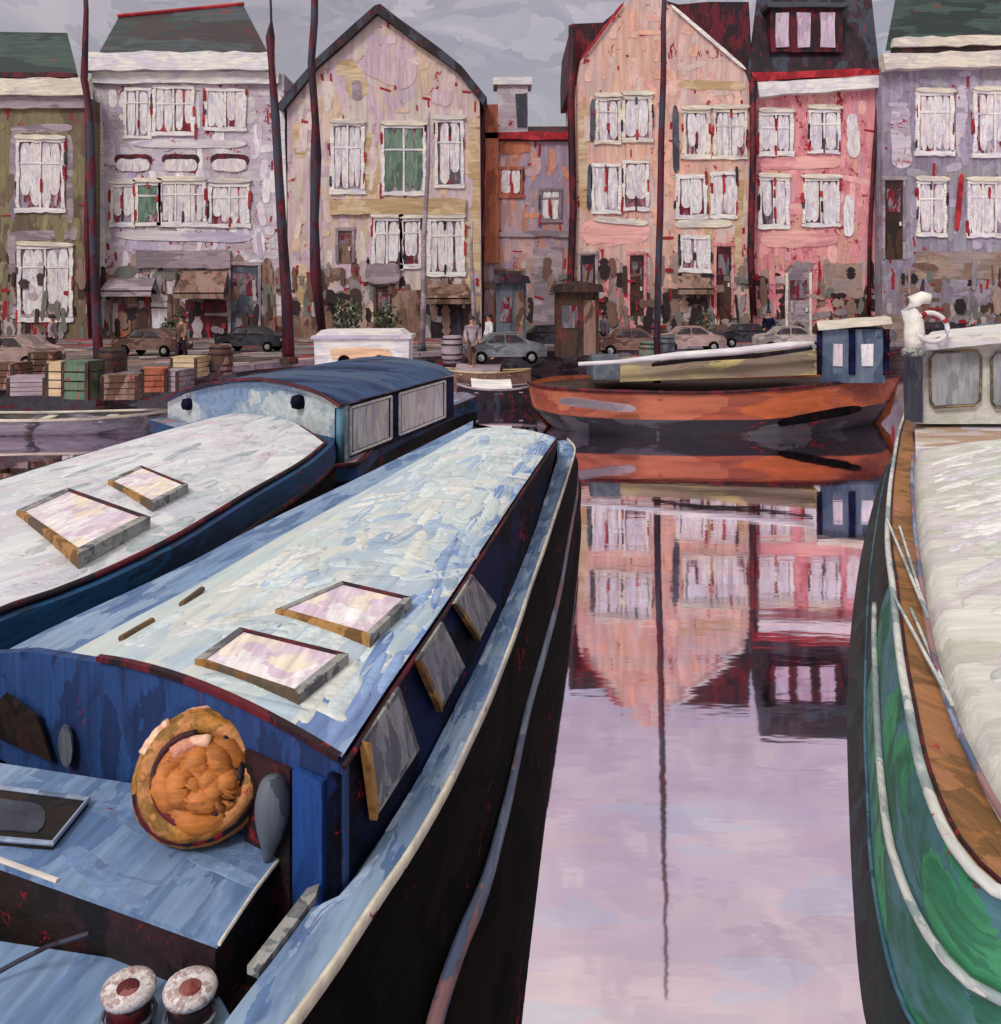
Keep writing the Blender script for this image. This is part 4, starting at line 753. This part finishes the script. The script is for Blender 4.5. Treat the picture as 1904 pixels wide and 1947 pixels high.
# small grey dinghy left of the barge
M['dinghy'] = paint('grey_dinghy', [(112, 112, 124), (150, 146, 158), (60, 60, 70), (96, 84, 72)], 1.2, (.4, 1, 1), .12)
def dinghy(c, L, W, Hh_, rz, mats, label, cover_=True):
    root = thing('rowing_boat', c, label, 'boat'); Mz = Matrix.Rotation(rz, 3, 'Z'); rows_ = []
    for i in range(13):
        t = i/12*2-1; w_ = W/2*(1-abs(t)**2.6)**.6 if abs(t) < 1 else 0; w_ = max(w_, .03); sh = Hh_*(1+.25*t*t)
        prof = [(-w_, sh), (-w_*.95, sh*.5), (-w_*.6, -.1), (0, -.18), (w_*.6, -.1), (w_*.95, sh*.5), (w_, sh)]
        rows_.append([Vector(c)+Mz @ Vector((t*L/2, a, b)) for a, b in prof])
    m = MB(); m.loft(rows_); m.build('hull', mats[0], root, True)
    m = MB(); m.tube([r[0] for r in rows_], .04, 6); m.tube([r[-1] for r in rows_], .04, 6); m.build('gunwale', mats[1], root, True)
    for k in (3, 6, 9):
        m = MB(); a = rows_[k][0]*.5+rows_[k][1]*.5; b = rows_[k][-1]*.5+rows_[k][-2]*.5; e_ = Mz @ Vector((.13, 0, 0)); m.prism([a-e_, b-e_, b+e_, a+e_], (0, 0, .03)); m.build('seat', mats[1], root)
    if cover_:
        m = MB(); m.loft([[r[0]+Vector((0, 0, .02)), (r[0]+r[-1])/2+Vector((0, 0, .28)), r[-1]+Vector((0, 0, .02))] for r in rows_[2:9]]); m.build('cover', mats[2], root, True)
    return root
dinghy(P(946, 770, 0), 2.6, 1.1, .55, .1, [M['dark'], M['mauve'], M['white']], 'small dark dinghy with pale cover left of the orange barge')
dinghy(P(80, 822, 0), 6.5, 1.6, .42, math.radians(6), [M['dinghy'], M['cream'], M['mauve']], 'low grey rowing boat with pale rim under the left quay', False)
dinghy(P(925, 730, 0), 3.6, 1.3, .5, -.1, [M['brown'], M['ochre'], M['mauve']], 'brown rowing boat moored behind the dark dinghy', True)

# ------------------------------------------------------------ green barge on the right
M['green'] = paint('green_hull', [(40, 120, 84), (58, 146, 100), (34, 98, 76), (72, 120, 130)], 1.6, (1, .4, 1), .05, rot=math.radians(-20), gam=1.0)
M['dgreen'] = paint('dark_green_band', [(18, 30, 32), (26, 46, 44), (12, 18, 22), (34, 60, 62)], 1.4, (1, .4, 1), .1, rot=math.radians(-20), gam=.75)
M['whitetarp'] = paint('white_tarpaulin', [(196, 196, 192), (208, 208, 202), (190, 192, 182), (202, 196, 200), (216, 216, 210)], 1.1, (.6, 1, 1), 0, rot=math.radians(25), gam=.88, bump=.6, streak=.5)
M['deckwood'] = paint('brown_deck', [(134, 92, 48), (144, 100, 58), (112, 80, 46), (150, 104, 70)], 2.2, (1, .5, 1), .06, rot=math.radians(-20), gam=1.0)
M['trimw'] = paint('white_strake', [(196, 204, 210), (216, 218, 214), (150, 166, 170)], 2.5, (1, .4, 1), .1, gam=.8)
gb = thing('barge', P(1640, 1700, 0), 'green hulled barge with white tarpaulin and wheelhouse at the right', 'boat')
n3 = 140
g_rail = resamp([Vector((3.2, 2.75, 1.5)), P(2120, 1735, 1.5), P(1990, 1722, 1.5), P(1902, 1690, 1.5), P(1816, 1597, 1.5), P(1760, 1463, 1.5), P(1734, 1340, 1.5), P(1716, 1237, 1.5), P(1702, 1112, 1.5), P(1692, 1029, 1.5), P(1694, 950, 1.5), P(1700, 893, 1.5), P(1712, 822, 1.5), P(1722, 790, 1.5), P(1730, 760, 1.5)], n3)
g_str = resamp([Vector((3.2, 2.9, .9)), P(2100, 1925, .9), P(1960, 1905, .9), P(1868, 1872, .9), P(1796, 1803, .9), P(1744, 1717, .9), P(1714, 1640, .9), P(1696, 1573, .9), P(1680, 1440, .9), P(1672, 1300, .9), P(1668, 1180, .9), P(1672, 1060, .9), P(1682, 960, .9), P(1694, 890, .9), P(1708, 840, .9), P(1716, 815, .9)], n3)
g_boot = resamp([Vector((3.2, 3.2, .33)), P(1900, 2080, .33), P(1800, 2020, .33), P(1712, 1886, .33), P(1664, 1670, .33), P(1653, 1500, .33), P(1648, 1380, .33), P(1650, 1230, .33), P(1656, 1100, .33), P(1668, 1000, .33), P(1684, 910, .33), P(1700, 862, .33)], n3)
g_wl = resamp([Vector((3.2, 3.5, -.05)), P(1760, 2150, -.05), P(1690, 2080, -.05), P(1636, 1947, -.05), P(1616, 1700, -.05), P(1608, 1500, -.05), P(1606, 1330, -.05), P(1616, 1180, -.05), P(1636, 1050, -.05), P(1662, 950, -.05), P(1684, 890, -.05)], n3)
g_far = [down(v, -.4, .2) for v in g_wl]
mid = [a.lerp(b, .5)+Vector((-.03, 0, 0)) for a, b in zip(g_rail, g_str)]
h3 = 42; m = MB(); m.loft([g_rail[:h3+1], mid[:h3+1], g_str[:h3+1]], 0); m.loft([g_rail[h3:], mid[h3:], g_str[h3:]], 1); m.loft([g_str[:h3+1], g_boot[:h3+1]], 0); m.loft([g_str[h3:], g_boot[h3:]], 1); m.loft([g_boot, g_wl, g_far], 1)
other = [Vector((v.x+3.6, v.y-.4, 1.5)) for v in g_rail]; m.loft([other, [down(v, -.3) for v in other]], 0)
m.build('hull', [M['green'], M['dgreen']], gb, True)
def mould(curve, r, name, mat, off=(0, 0, 0), par=gb, flat=1.0):
    mb = MB(); mb.tube([v+Vector(off) for v in curve], r, 8); return mb.build(name, M[mat], par, True)
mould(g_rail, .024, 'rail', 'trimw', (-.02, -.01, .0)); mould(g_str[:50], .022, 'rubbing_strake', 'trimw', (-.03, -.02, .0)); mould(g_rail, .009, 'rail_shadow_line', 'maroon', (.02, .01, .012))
mould(g_boot, .012, 'boot_line', 'teal', (-.01, 0, 0))
t_e = resamp([Vector((3.2, 3.1, 1.62)), P(2060, 1680, 1.62), P(1975, 1600, 1.62), P(1922, 1535, 1.62), P(1872, 1452, 1.62), P(1818, 1336, 1.62), P(1776, 1200, 1.62), P(1752, 1050, 1.62), P(1742, 960, 1.62), P(1739, 900, 1.62), P(1740, 862, 1.62)], n3)
m = MB(); m.loft([[a, Vector((b.x+.0, b.y, 1.51)), Vector((b.x+.3, b.y+.05, 1.50))] for a, b in zip(g_rail, t_e)]); m.build('side_deck', M['deckwood'], gb)
m = MB(); rows_ = []
for i, v in enumerate(t_e):
    fold = .01*math.sin(i*.41); c2 = Vector((v.x+3.0, v.y+.4, 1.62)); rr_ = []
    for j in range(41):
        t = j/40; p = v.lerp(c2, t); p.z = 1.62+.16*math.sin(math.pi*min(t, 1))**.7; rr_.append(p)
    rr_[0].z = 1.50; rr_[0] += Vector((-.01, 0, 0)); rows_.append(rr_)
m.loft(rows_); m.f.append(tuple(len(m.v)-41+j for j in range(41))); m.mi.append(0)
far_e = [Vector((v.x+3.0, v.y+.4, 1.62)) for v in t_e]
def tsurf(u, v):
    q = ruled(t_e, far_e)(u, v); q.z = 1.623+.16*max(math.sin(math.pi*min(v, 1)), 0)**.7; return q
strokes(m, tsurf, 260, 1.3, .26, [(1.2, .15), (1.25, .25), (.9, .2)], [1, 1, 2, 0, 0, 3, 4], .0016, vlo=.14)
m.build('tarpaulin', [M['whitetarp'], tint((220, 220, 220), 0, gam=.92), tint((204, 206, 204), 0, gam=.9), tint((204, 200, 210), 0, gam=.9), tint((196, 202, 196), 0, gam=.9)], gb, True)
m = MB(); m.tube([v+Vector((-.03, -.01, -.03)) for v in t_e[8:]], .018, 6); m.build('tarpaulin_hem', M['strake'], gb, True)
for x, y in ((1774, 1402), (1768, 1330), (1812, 1480)): pass
m = MB()                              # lashings from hem to rail
for k in (36, 54):
    a = t_e[k]+Vector((-.02, 0, 0)); b = g_rail[k]+Vector((.03, .12, .03)); m.tube([a, b], .012, 5)
    a = t_e[k]+Vector((-.02, 0, 0)); b = g_rail[k]+Vector((.03, -.14, .03)); m.tube([a, b], .012, 5)
m.build('lashing', M['trimw'], gb)
# aft deck between tarpaulin and wheelhouse
m = MB(); m.prism([PD(x, y, d) for x, y, d in ((1742, 872, 11.2), (2300, 872, 11.2), (2300, 800, 13.4), (1740, 800, 13.4))], (0, 0, -.2)); m.build('aft_deck', paint('aft_deck', [(204, 198, 206), (180, 150, 130), (214, 208, 204), (190, 182, 196)], 1.3, (.3, 1, 1), .08, gam=.85), gb)
M['wheelseal'] = paint('window_seal_paint', [(120, 116, 112), (96, 84, 70), (150, 130, 96)], 3, (1, 1, 1), .1); Fw = Face(12.9); m = MB(); m.prism([Fw.p(x, y) for x, y in rect(1740, 652, 2240, 806)], (1.35, 2.6, 0)); wh = m.build('wheelhouse', M['whitetarp'], gb)
m = MB(); m.prism([Fw.p(x, y, .3) for x, y in wob([(1732, 646), (1905, 626), (2260, 612), (2260, 634), (1905, 648), (1734, 664)], 1)], (1.7, 3.2, 0)); m.build('wheelhouse_roof', M['white'], wh)
for a, b in ((1768, 1860), (1884, 1976), (2000, 2092)):
    m = MB(); Fw.slab(m, wob([(a+8, 672), (b-8, 668), (b, 676), (b-2, 758), (b-10, 766), (a+8, 770), (a, 760), (a, 682)], .6), .05, .05)
    wo = m.build('window', paint('wheelhouse_glass', [(150, 156, 164), (166, 170, 176), (140, 146, 152)], 2, V, 0, rough=.3), wh)
    m = MB(); m.tube([Fw.p(x, y, .06) for x, y in ((a+6, 670), (b-6, 666), (b+2, 678), (b, 760), (b-10, 770), (a+6, 774), (a-2, 762), (a-2, 682))], .02, 6, closed=True); m.build('window_seal', M['wheelseal'], wo)
m = MB(); Fw.slab(m, wob(rect(1728, 655, 1746, 800), 1), .15, .3); m.build('corner_post', M['bluegrey'], wh)
# white cowl ventilator and lifebuoy
v0 = PD(1738, 668, 12.6)
cv = thing('ventilator_cowl', v0, 'white curved cowl ventilator at the corner of the wheelhouse', 'ventilator')
m = MB(); m.tube([v0+Vector(p) for p in ((0, 0, 0), (.01, 0, .22), (.0, 0, .42), (-.06, 0, .58), (-.02, -.02, .70), (.10, -.05, .76), (.2, -.08, .74))], [.12, .14, .13, .11, .10, .09, .07], 12); m.build('cowl', M['white'], cv, True)
m = MB(); m.lathe(v0, [(.16, -.06), (.16, .02), (.13, .05)], 14); m.build('base_ring', M['greytrim'], cv, True)
lc = PD(1772, 622, 12.5); lb = thing('lifebuoy', lc, 'thin white lifebuoy ring standing behind the cowl ventilator', 'lifebuoy')
m = MB(); m.tube([lc+Vector((.22*math.cos(i*.2618), .05*math.sin(i*.2618), .2*math.sin(i*.2618))) for i in range(24)], .035, 8, closed=True); m.build('ring', M['white'], lb, True)
m = MB()
for k in range(4):
    a_ = k*math.pi/2+.5; m.tube([lc+Vector((.22*math.cos(a_+q), 0, .2*math.sin(a_+q))) for q in (-.12, 0, .12)], .041, 8)
m.build('band', M['red'], lb, True)

# ------------------------------------------------------------ things on the quay
def car_proto():
    root = thing('parked_car', (0, 0, 0), 'x', 'car', 'cars parked along the quay')
    prof = [(-2.05, .35), (-2.1, .75), (-1.95, .95), (-1.2, 1.05), (-.75, 1.45), (.55, 1.5), (1.25, 1.08), (1.95, .92), (2.1, .7), (2.08, .35)]
    m = MB(); rows_ = []
    for y, k in ((-.82, .97), (-.88, 1), (.88, 1), (.82, .97)): rows_.append([Vector((x*k, y*(1 if z < 1.1 else .82), z*k+.02)) for x, z in prof])
    m.loft(rows_); m.f.append(tuple(range(10))); m.mi.append(0); m.f.append(tuple(30+i for i in range(10))); m.mi.append(0); m.loft([[rows_[0][0], rows_[0][-1]], [rows_[3][0], rows_[3][-1]]])
    m.build('body', M['bluegrey'], root)
    for s in (-1, 1):
        m = MB()
        for xs in ([(-1.0, 1.1), (-.68, 1.38), (-.12, 1.42), (-.12, 1.1)], [(-.04, 1.1), (-.04, 1.42), (.5, 1.42), (1.05, 1.1)]): m.prism([(x, s*(.89 if z < 1.2 else .745), z) for x, z in xs], (0, s*.02, 0))
        m.build('window', M['dark'], root)
    for x in (-1.3, 1.3):
        for s in (-1, 1):
            m = MB(); m.tube([(x, s*.74, .32), (x, s*.92, .32)], .32, 14); wv = m.build('wheel', M['black'], root, False)
            m = MB(); m.tube([(x, s*.90, .32), (x, s*.935, .32)], .17, 10); m.build('rim', M['greytrim'], wv)
    for s in (-.6, .6):
        m = MB(); m.box((2.07, s, .72), (.06, .3, .14)); m.build('headlight', M['white'], root)
    return root
def copy_tree(o, par=None):
    c = o.copy(); COL.objects.link(c); c.parent = par
    for ch in [x for x in COL.objects if x.parent == o]: copy_tree(ch, c)
    return c
def setbody(root, mat, part='body'):
    for ch in [x for x in COL.objects if x.parent == root and x.name.startswith(part)]:
        ch.material_slots[0].link = 'OBJECT'; ch.material_slots[0].material = mat
cp = car_proto(); first = True
carp = dict(dk=paint('dark_car', [(40, 40, 52), (58, 60, 72), (26, 24, 32)], 1.4, Hh, .1), mv=paint('mauve_car', [(156, 132, 130), (176, 150, 146), (130, 108, 108)], 1.4, Hh, .1),
            tq=paint('teal_car', [(84, 124, 138), (104, 140, 150), (66, 100, 116)], 1.4, Hh, .1), wh=paint('pale_car', [(150, 142, 140), (176, 166, 158), (124, 118, 118)], 1.4, Hh, .1),
            br=paint('brown_car', [(104, 80, 72), (126, 98, 88), (80, 54, 50)], 1.4, Hh, .2), gy=paint('grey_car', [(106, 112, 118), (128, 132, 138), (84, 88, 94)], 1.4, Hh, .1))
cars = [(1042, 664, 'dk', .1, 'dark car parked left of the brown kiosk at the salmon gable'), (1312, 668, 'mv', 0, 'mauve car parked behind the boom of the orange barge'),
        (1420, 660, 'dk', .05, 'dark car parked just right of the mauve car'), (1500, 668, 'wh', -.05, 'pale car parked before the arched door of the rose house'),
        (1640, 656, 'gy', 0, 'grey car parked behind the blue deckhouse of the orange barge'), (1790, 654, 'dk', 0, 'dark car parked beyond the wheelhouse under the lilac grey house'),
        (1890, 660, 'tq', .05, 'teal car at the far right edge of the quay'), (960, 690, 'gy', .1, 'grey car parked near the quay edge above the dark dinghy'),
        (290, 676, 'br', -.2, 'brown car parked before the shop with the orange door'), (30, 700, 'mv', -.2, 'mauve car parked at the left edge under the olive house'),
        (1200, 676, 'br', 0, 'brown car parked at the foot of the salmon gable'), (480, 668, 'dk', -.1, 'dark car parked before the blue grey door of the shop')]
for i, (x, y, k, rz_, lab) in enumerate(cars):
    o = cp if first else copy_tree(cp); first = False
    o.location = P(x, y, QZ); o.rotation_euler = (0, 0, rz_); o.scale = (.7, .7, .74); o['label'] = lab; setbody(o, carp[k])
# white box trailer
vl = P(694, 696, QZ); vn = thing('box_trailer', vl, 'small white box trailer with peach lower side beyond the blue cabin roof', 'trailer')
m = MB(); m.prism([(vl.x+x, vl.y-.7, vl.z+z) for x, z in ((-1.6, .1), (-1.65, 1.05), (-1.4, 1.28), (1.3, 1.3), (1.62, 1.05), (1.6, .1))], (0, 1.5, 0)); m.build('body', M['white'], vn)
m = MB(); m.prism([(vl.x+x, vl.y-.74, vl.z+z) for x, z in ((-1.0, .3), (-1.1, .62), (-.2, .7), (.9, .64), (1.1, .3))], (0, .03, 0)); m.build('side_panel', paint('peach_panel', [(226, 180, 146), (232, 192, 160), (214, 170, 150)], 1.2, Hh, 0), vn)
m = MB(); m.prism([(vl.x+x, vl.y-.8, vl.z+z) for x, z in ((-1.75, .98), (-1.7, 1.1), (1.7, 1.12), (1.72, 1.0))], (0, 1.6, 0)); m.build('rim', M['lilacl'], vn)
for x in (-.6, .6):
    m = MB(); m.tube([(vl.x+x, vl.y-.76, vl.z+.22), (vl.x+x, vl.y-.55, vl.z+.22)], .22, 12); m.build('wheel', M['black'], vn)
# kiosk
def kiosk(x, y, w_, d_, h_, bm_, rm_, label):
    c = P(x, y, QZ); root = thing('kiosk', c, label, 'kiosk'); m = MB(); m.box(c+Vector((0, 0, h_/2)), (w_, d_, h_)); m.build('body', M[bm_], root)
    m = MB(); m.prism([c+Vector((-w_/2-.2, -d_/2-.3, h_)), c+Vector((w_/2+.2, -d_/2-.3, h_)), c+Vector((w_/2+.1, -d_/2-.3, h_+.3)), c+Vector((0, -d_/2-.3, h_+.45)), c+Vector((-w_/2-.1, -d_/2-.3, h_+.3))], (0, d_+.5, 0)); m.build('roof', M[rm_], root)
    m = MB(); m.box(c+Vector((-w_*.18, -d_/2-.03, h_*.62)), (w_*.4, .05, h_*.35)); m.build('hatch', M['pane'], root)
    m = MB(); m.box(c+Vector((w_*.28, -d_/2-.03, h_*.45)), (w_*.28, .05, h_*.85)); m.build('door', M['brown'], root)
kiosk(1096, 676, 1.7, 1.4, 2.6, 'darkbrown', 'darkbrown', 'dark brown kiosk at the left foot of the salmon gable')
kiosk(972, 668, 1.3, 1.2, 3.0, 'bluegrey', 'dark', 'blue grey kiosk before the narrow recessed house')
# crates and barrels
def crate(x, y, s, mat, label, rz_=.2):
    s = tuple(v*.74 for v in s)
    c = P(x, y, QZ); root = thing('wooden_crate', c, label, 'crate', 'crates and boxes stacked along the left quay'); M3 = Matrix.Rotation(rz_, 3, 'Z')
    m = MB()
    for k in range(4):
        z = s[2]*(k+.5)/4
        for sg in (-1, 1):
            m.box(c+M3 @ Vector((0, sg*s[1]/2, 0))+Vector((0, 0, z)), (s[0], .05, s[2]/4*.84), 0, rz_); m.box(c+M3 @ Vector((sg*s[0]/2, 0, 0))+Vector((0, 0, z)), (.05, s[1], s[2]/4*.84), 0, rz_)
    m.build('slats', M[mat], root)
    for a in (-1, 1):
        for b in (-1, 1):
            m = MB(); m.box(c+M3 @ Vector((a*s[0]*.47, b*s[1]*.47, 0))+Vector((0, 0, s[2]/2)), (.09, .09, s[2]*1.02), 0, rz_); m.build('corner_post', M['darkbrown'], root)
    m = MB(); m.box(c+Vector((0, 0, s[2]+.01)), (s[0]*1.02, s[1]*1.02, .05), 0, rz_); m.build('lid', M[mat], root)
M['gcrate'] = paint('green_crate', [(62, 104, 80), (96, 120, 100), (70, 84, 70)], 2.4, V, .4)
for x, y, s, mt, lab in ((296, 744, (.8, .8, .8), 'orange', 'orange crate right of the first mast on the left quay'), (158, 758, (.9, .8, 1.2), 'gcrate', 'green crate beside the foot of the leftmost mast'),
        (232, 758, (1.1, .9, .75), 'brown', 'brown crate just right of the leftmost mast foot'), (330, 742, (1.0, .9, .7), 'mauve', 'mauve box right of the orange crate'),
        (258, 742, (1.0, .8, .6), 'bluegrey', 'flat blue grey box between the brown crate and the orange crate'), (120, 752, (.7, .7, 1.1), 'ochre', 'tall ochre crate left of the green crate'),
        (60, 750, (1.2, .9, .6), 'mauve', 'wide mauve box near the left edge of the quay'), (20, 738, (1.0, .9, .9), 'brown', 'brown crate at the far left end of the quay'),
        (86, 716, (1.0, .9, 1.0), 'brown', 'brown crate behind the wide mauve box'), (360, 716, (1.1, .9, .8), 'ochre', 'ochre box behind the arched blue cabin')):
    crate(x, y, s, mt, lab, R.uniform(-.3, .3))
def barrel(x, y, r, h_, mat, label):
    c = P(x, y, QZ); root = thing('barrel', c, label, 'barrel', 'barrels on the quay'); MB().lathe(c, [(r*.82, 0), (r*.97, h_*.25), (r, h_*.5), (r*.97, h_*.75), (r*.82, h_), (r*.76, h_), (r*.76, h_-.05), (.01, h_-.05)], 16).build('staves', M[mat], root, True)
    m = MB()
    for t in (.12, .32, .68, .88): m.lathe(c+Vector((0, 0, h_*t)), [(r*(1-.17*abs(2*t-1)**2)+.012, -.03), (r*(1-.17*abs(2*t-1)**2)+.012, .03)], 16)
    m.build('hoops', M['dark'], root)
for x, y, r, h_, mt, lab in ((214, 726, .4, 1.0, 'darkbrown', 'dark barrel left of the orange crate'), (420, 712, .38, .95, 'brown', 'brown barrel above the pale arched cabin front'), (860, 690, .4, 1.0, 'mauve', 'mauve barrel left of the dark dinghy'),
        (1262, 684, .45, .95, 'bluegrey', 'blue grey barrel at the foot of the tall mast'), (1236, 690, .4, .8, 'gcrate', 'green barrel left of the foot of the tall mast')): barrel(x, y, r, h_, mt, lab)
# shrubs in tubs
def shrub(x, y, s, label):
    c = P(x, y, QZ); root = thing('potted_shrub', c, label, 'shrub', 'shrubs in tubs before the houses')
    MB().lathe(c, [(.3*s, 0), (.4*s, .5*s), (.34*s, .5*s), (.01, .46*s)], 14).build('tub', M['brown'], root, True)
    m = MB(); m.tube([c+Vector((0, 0, .4*s)), c+Vector((.03, 0, .8*s)), c+Vector((0, .02, 1.3*s))], [.05*s, .04*s, .02*s], 6); m.build('stem', M['darkbrown'], root)
    m = MB()
    for i in range(220):
        a_ = R.uniform(0, 6.28); u = R.uniform(-1, 1); r_ = .62*s*R.random()**.4; p = c+Vector((r_*math.cos(a_)*math.sqrt(1-u*u), r_*math.sin(a_)*math.sqrt(1-u*u), 1.15*s+r_*u*1.25))
        d1 = Vector((R.uniform(-1, 1), R.uniform(-1, 1), R.uniform(-1, 1))).normalized()*.11*s; d2 = d1.orthogonal().normalized()*.055*s
        m.add([p-d1, p+d2, p+d1, p-d2], [(0, 1, 2, 3)])
    m.build('foliage', paint('shrub_leaves', [(74, 88, 62), (96, 108, 80), (56, 66, 50)], 2, (1, 1, 1), .1), root)
shrub(660, 668, 1.25, 'green shrub in a tub just above the left end of the white box trailer'); shrub(735, 664, 1.1, 'green shrub in a tub before the dark door of the gabled house'); shrub(330, 668, .9, 'small green shrub in a tub before the shop window'); shrub(1470, 656, .8, 'small green shrub in a tub before the rose house'); shrub(1345, 654, .9, 'small green shrub in a tub at the brown shopfront')
# people
def person(x, y, coat, trous, hair, face, lean, label, arm=0):
    c = P(x, y, QZ); root = thing('person', c, label, 'person'); F = Matrix.Rotation(face, 3, 'Z')
    def skin(name, vs, es, rs, mat, par, root_i=0):
        me = bpy.data.meshes.new(name); me.from_pydata([F @ Vector(v) for v in vs], es, []); o = bpy.data.objects.new(name, me); COL.objects.link(o); o.parent = par
        s = o.modifiers.new('skin', 'SKIN'); me.materials.append(mat)
        for i, r in enumerate(rs): me.skin_vertices[0].data[i].radius = (r, r)
        me.skin_vertices[0].data[root_i].use_root = True
        s.use_smooth_shade = True; sub = o.modifiers.new('sub', 'SUBSURF'); sub.levels = 1; sub.render_levels = 2; return o
    sk = paint('skin_tone', [(196, 146, 124), (210, 160, 138), (180, 130, 110)], 4)
    st = .16
    vs = [(0, 0, .92), (0, 0, 1.15), (0, 0, 1.38), (0, 0, 1.48), (0, -.01, 1.56), (0, -.02, 1.66), (0, -.01, 1.72), (-.19, 0, 1.40), (-.25, 0, 1.14), (-.24, -.1-arm, .92+arm), (-.24, -.13-arm, .84+arm), (.19, 0, 1.40), (.25, .02, 1.14), (.24, -.06, .92), (.24, -.08, .84),
          (-.09, 0, .86), (-.10, -st/2, .48), (-.10, -st, .08), (-.10, -st-.13, .04), (.09, 0, .86), (.10, st/2, .48), (.10, st, .08), (.10, st-.13, .04)]
    es = [(0, 1), (1, 2), (2, 3), (3, 4), (4, 5), (5, 6), (2, 7), (7, 8), (8, 9), (9, 10), (2, 11), (11, 12), (12, 13), (13, 14), (0, 15), (15, 16), (16, 17), (17, 18), (0, 19), (19, 20), (20, 21), (21, 22)]
    rs = [.13, .12, .13, .055, .08, .10, .06, .07, .05, .04, .035, .07, .05, .04, .035, .095, .07, .045, .035, .095, .07, .045, .035]
    b = skin('person_body', vs, es, rs, sk, root)
    # coat and trousers follow the body a little outside it
    cv_ = [vs[i] for i in (0, 1, 2, 7, 8, 9, 11, 12, 13)]+[(0, 0, .74)]
    skin('coat', cv_, [(0, 1), (1, 2), (2, 3), (3, 4), (4, 5), (2, 6), (6, 7), (7, 8), (0, 9)], [.16, .15, .155, .09, .07, .058, .09, .07, .058, .18], coat, root)
    tv = [vs[i] for i in (0, 15, 16, 17, 19, 20, 21)]
    skin('trousers', tv, [(0, 1), (1, 2), (2, 3), (0, 4), (4, 5), (5, 6)], [.14, .115, .088, .062, .115, .088, .062], trous, root)
    m = MB(); hc_ = Vector((0, .012, 1.70)); rows_ = []
    for i in range(7):
        t = i/6*math.pi*.62; rows_.append([F @ (hc_+Vector((.115*math.sin(t)*math.cos(k*.5236), .125*math.sin(t)*math.sin(k*.5236)+.01, .115*math.cos(t)-.02)))+c for k in range(12)])
    m.loft(rows_, close=True); m.build('hair', hair, root, True)
    m = MB()
    for sg in (-1, 1): m.box(c+F @ Vector((sg*.035, -.115, 1.66)), (.02, .012, .012))
    m.box(c+F @ Vector((0, -.125, 1.635)), (.02, .03, .035)); m.box(c+F @ Vector((0, -.112, 1.595)), (.04, .01, .01)); m.build('face_features', M['maroon'], root)
person(898, 700, M['mauve'], M['brown'], M['darkbrown'], .3, 0, 'person in a mauve coat walking near the quay edge by the shorter grey mast', .06)
person(930, 684, M['curtain'], M['bluegrey'], M['dark'], -1.2, 0, 'person in a pale coat walking before the narrow recessed house')
person(1150, 672, M['greyw'], M['dark'], M['dark'], .8, 0, 'person in a lilac coat standing right of the dark brown kiosk')
person(1462, 664, M['navy'], M['dark'], M['darkbrown'], 0, 0, 'person in a navy coat standing left of the arched door of the rose house')
person(345, 690, M['brown'], M['dark'], M['dark'], -.6, 0, 'person in a brown coat walking before the shop opening')
person(100, 690, M['mauve'], M['dark'], M['darkbrown'], 1.6, 0, 'person in a mauve coat walking under the olive house', .05)
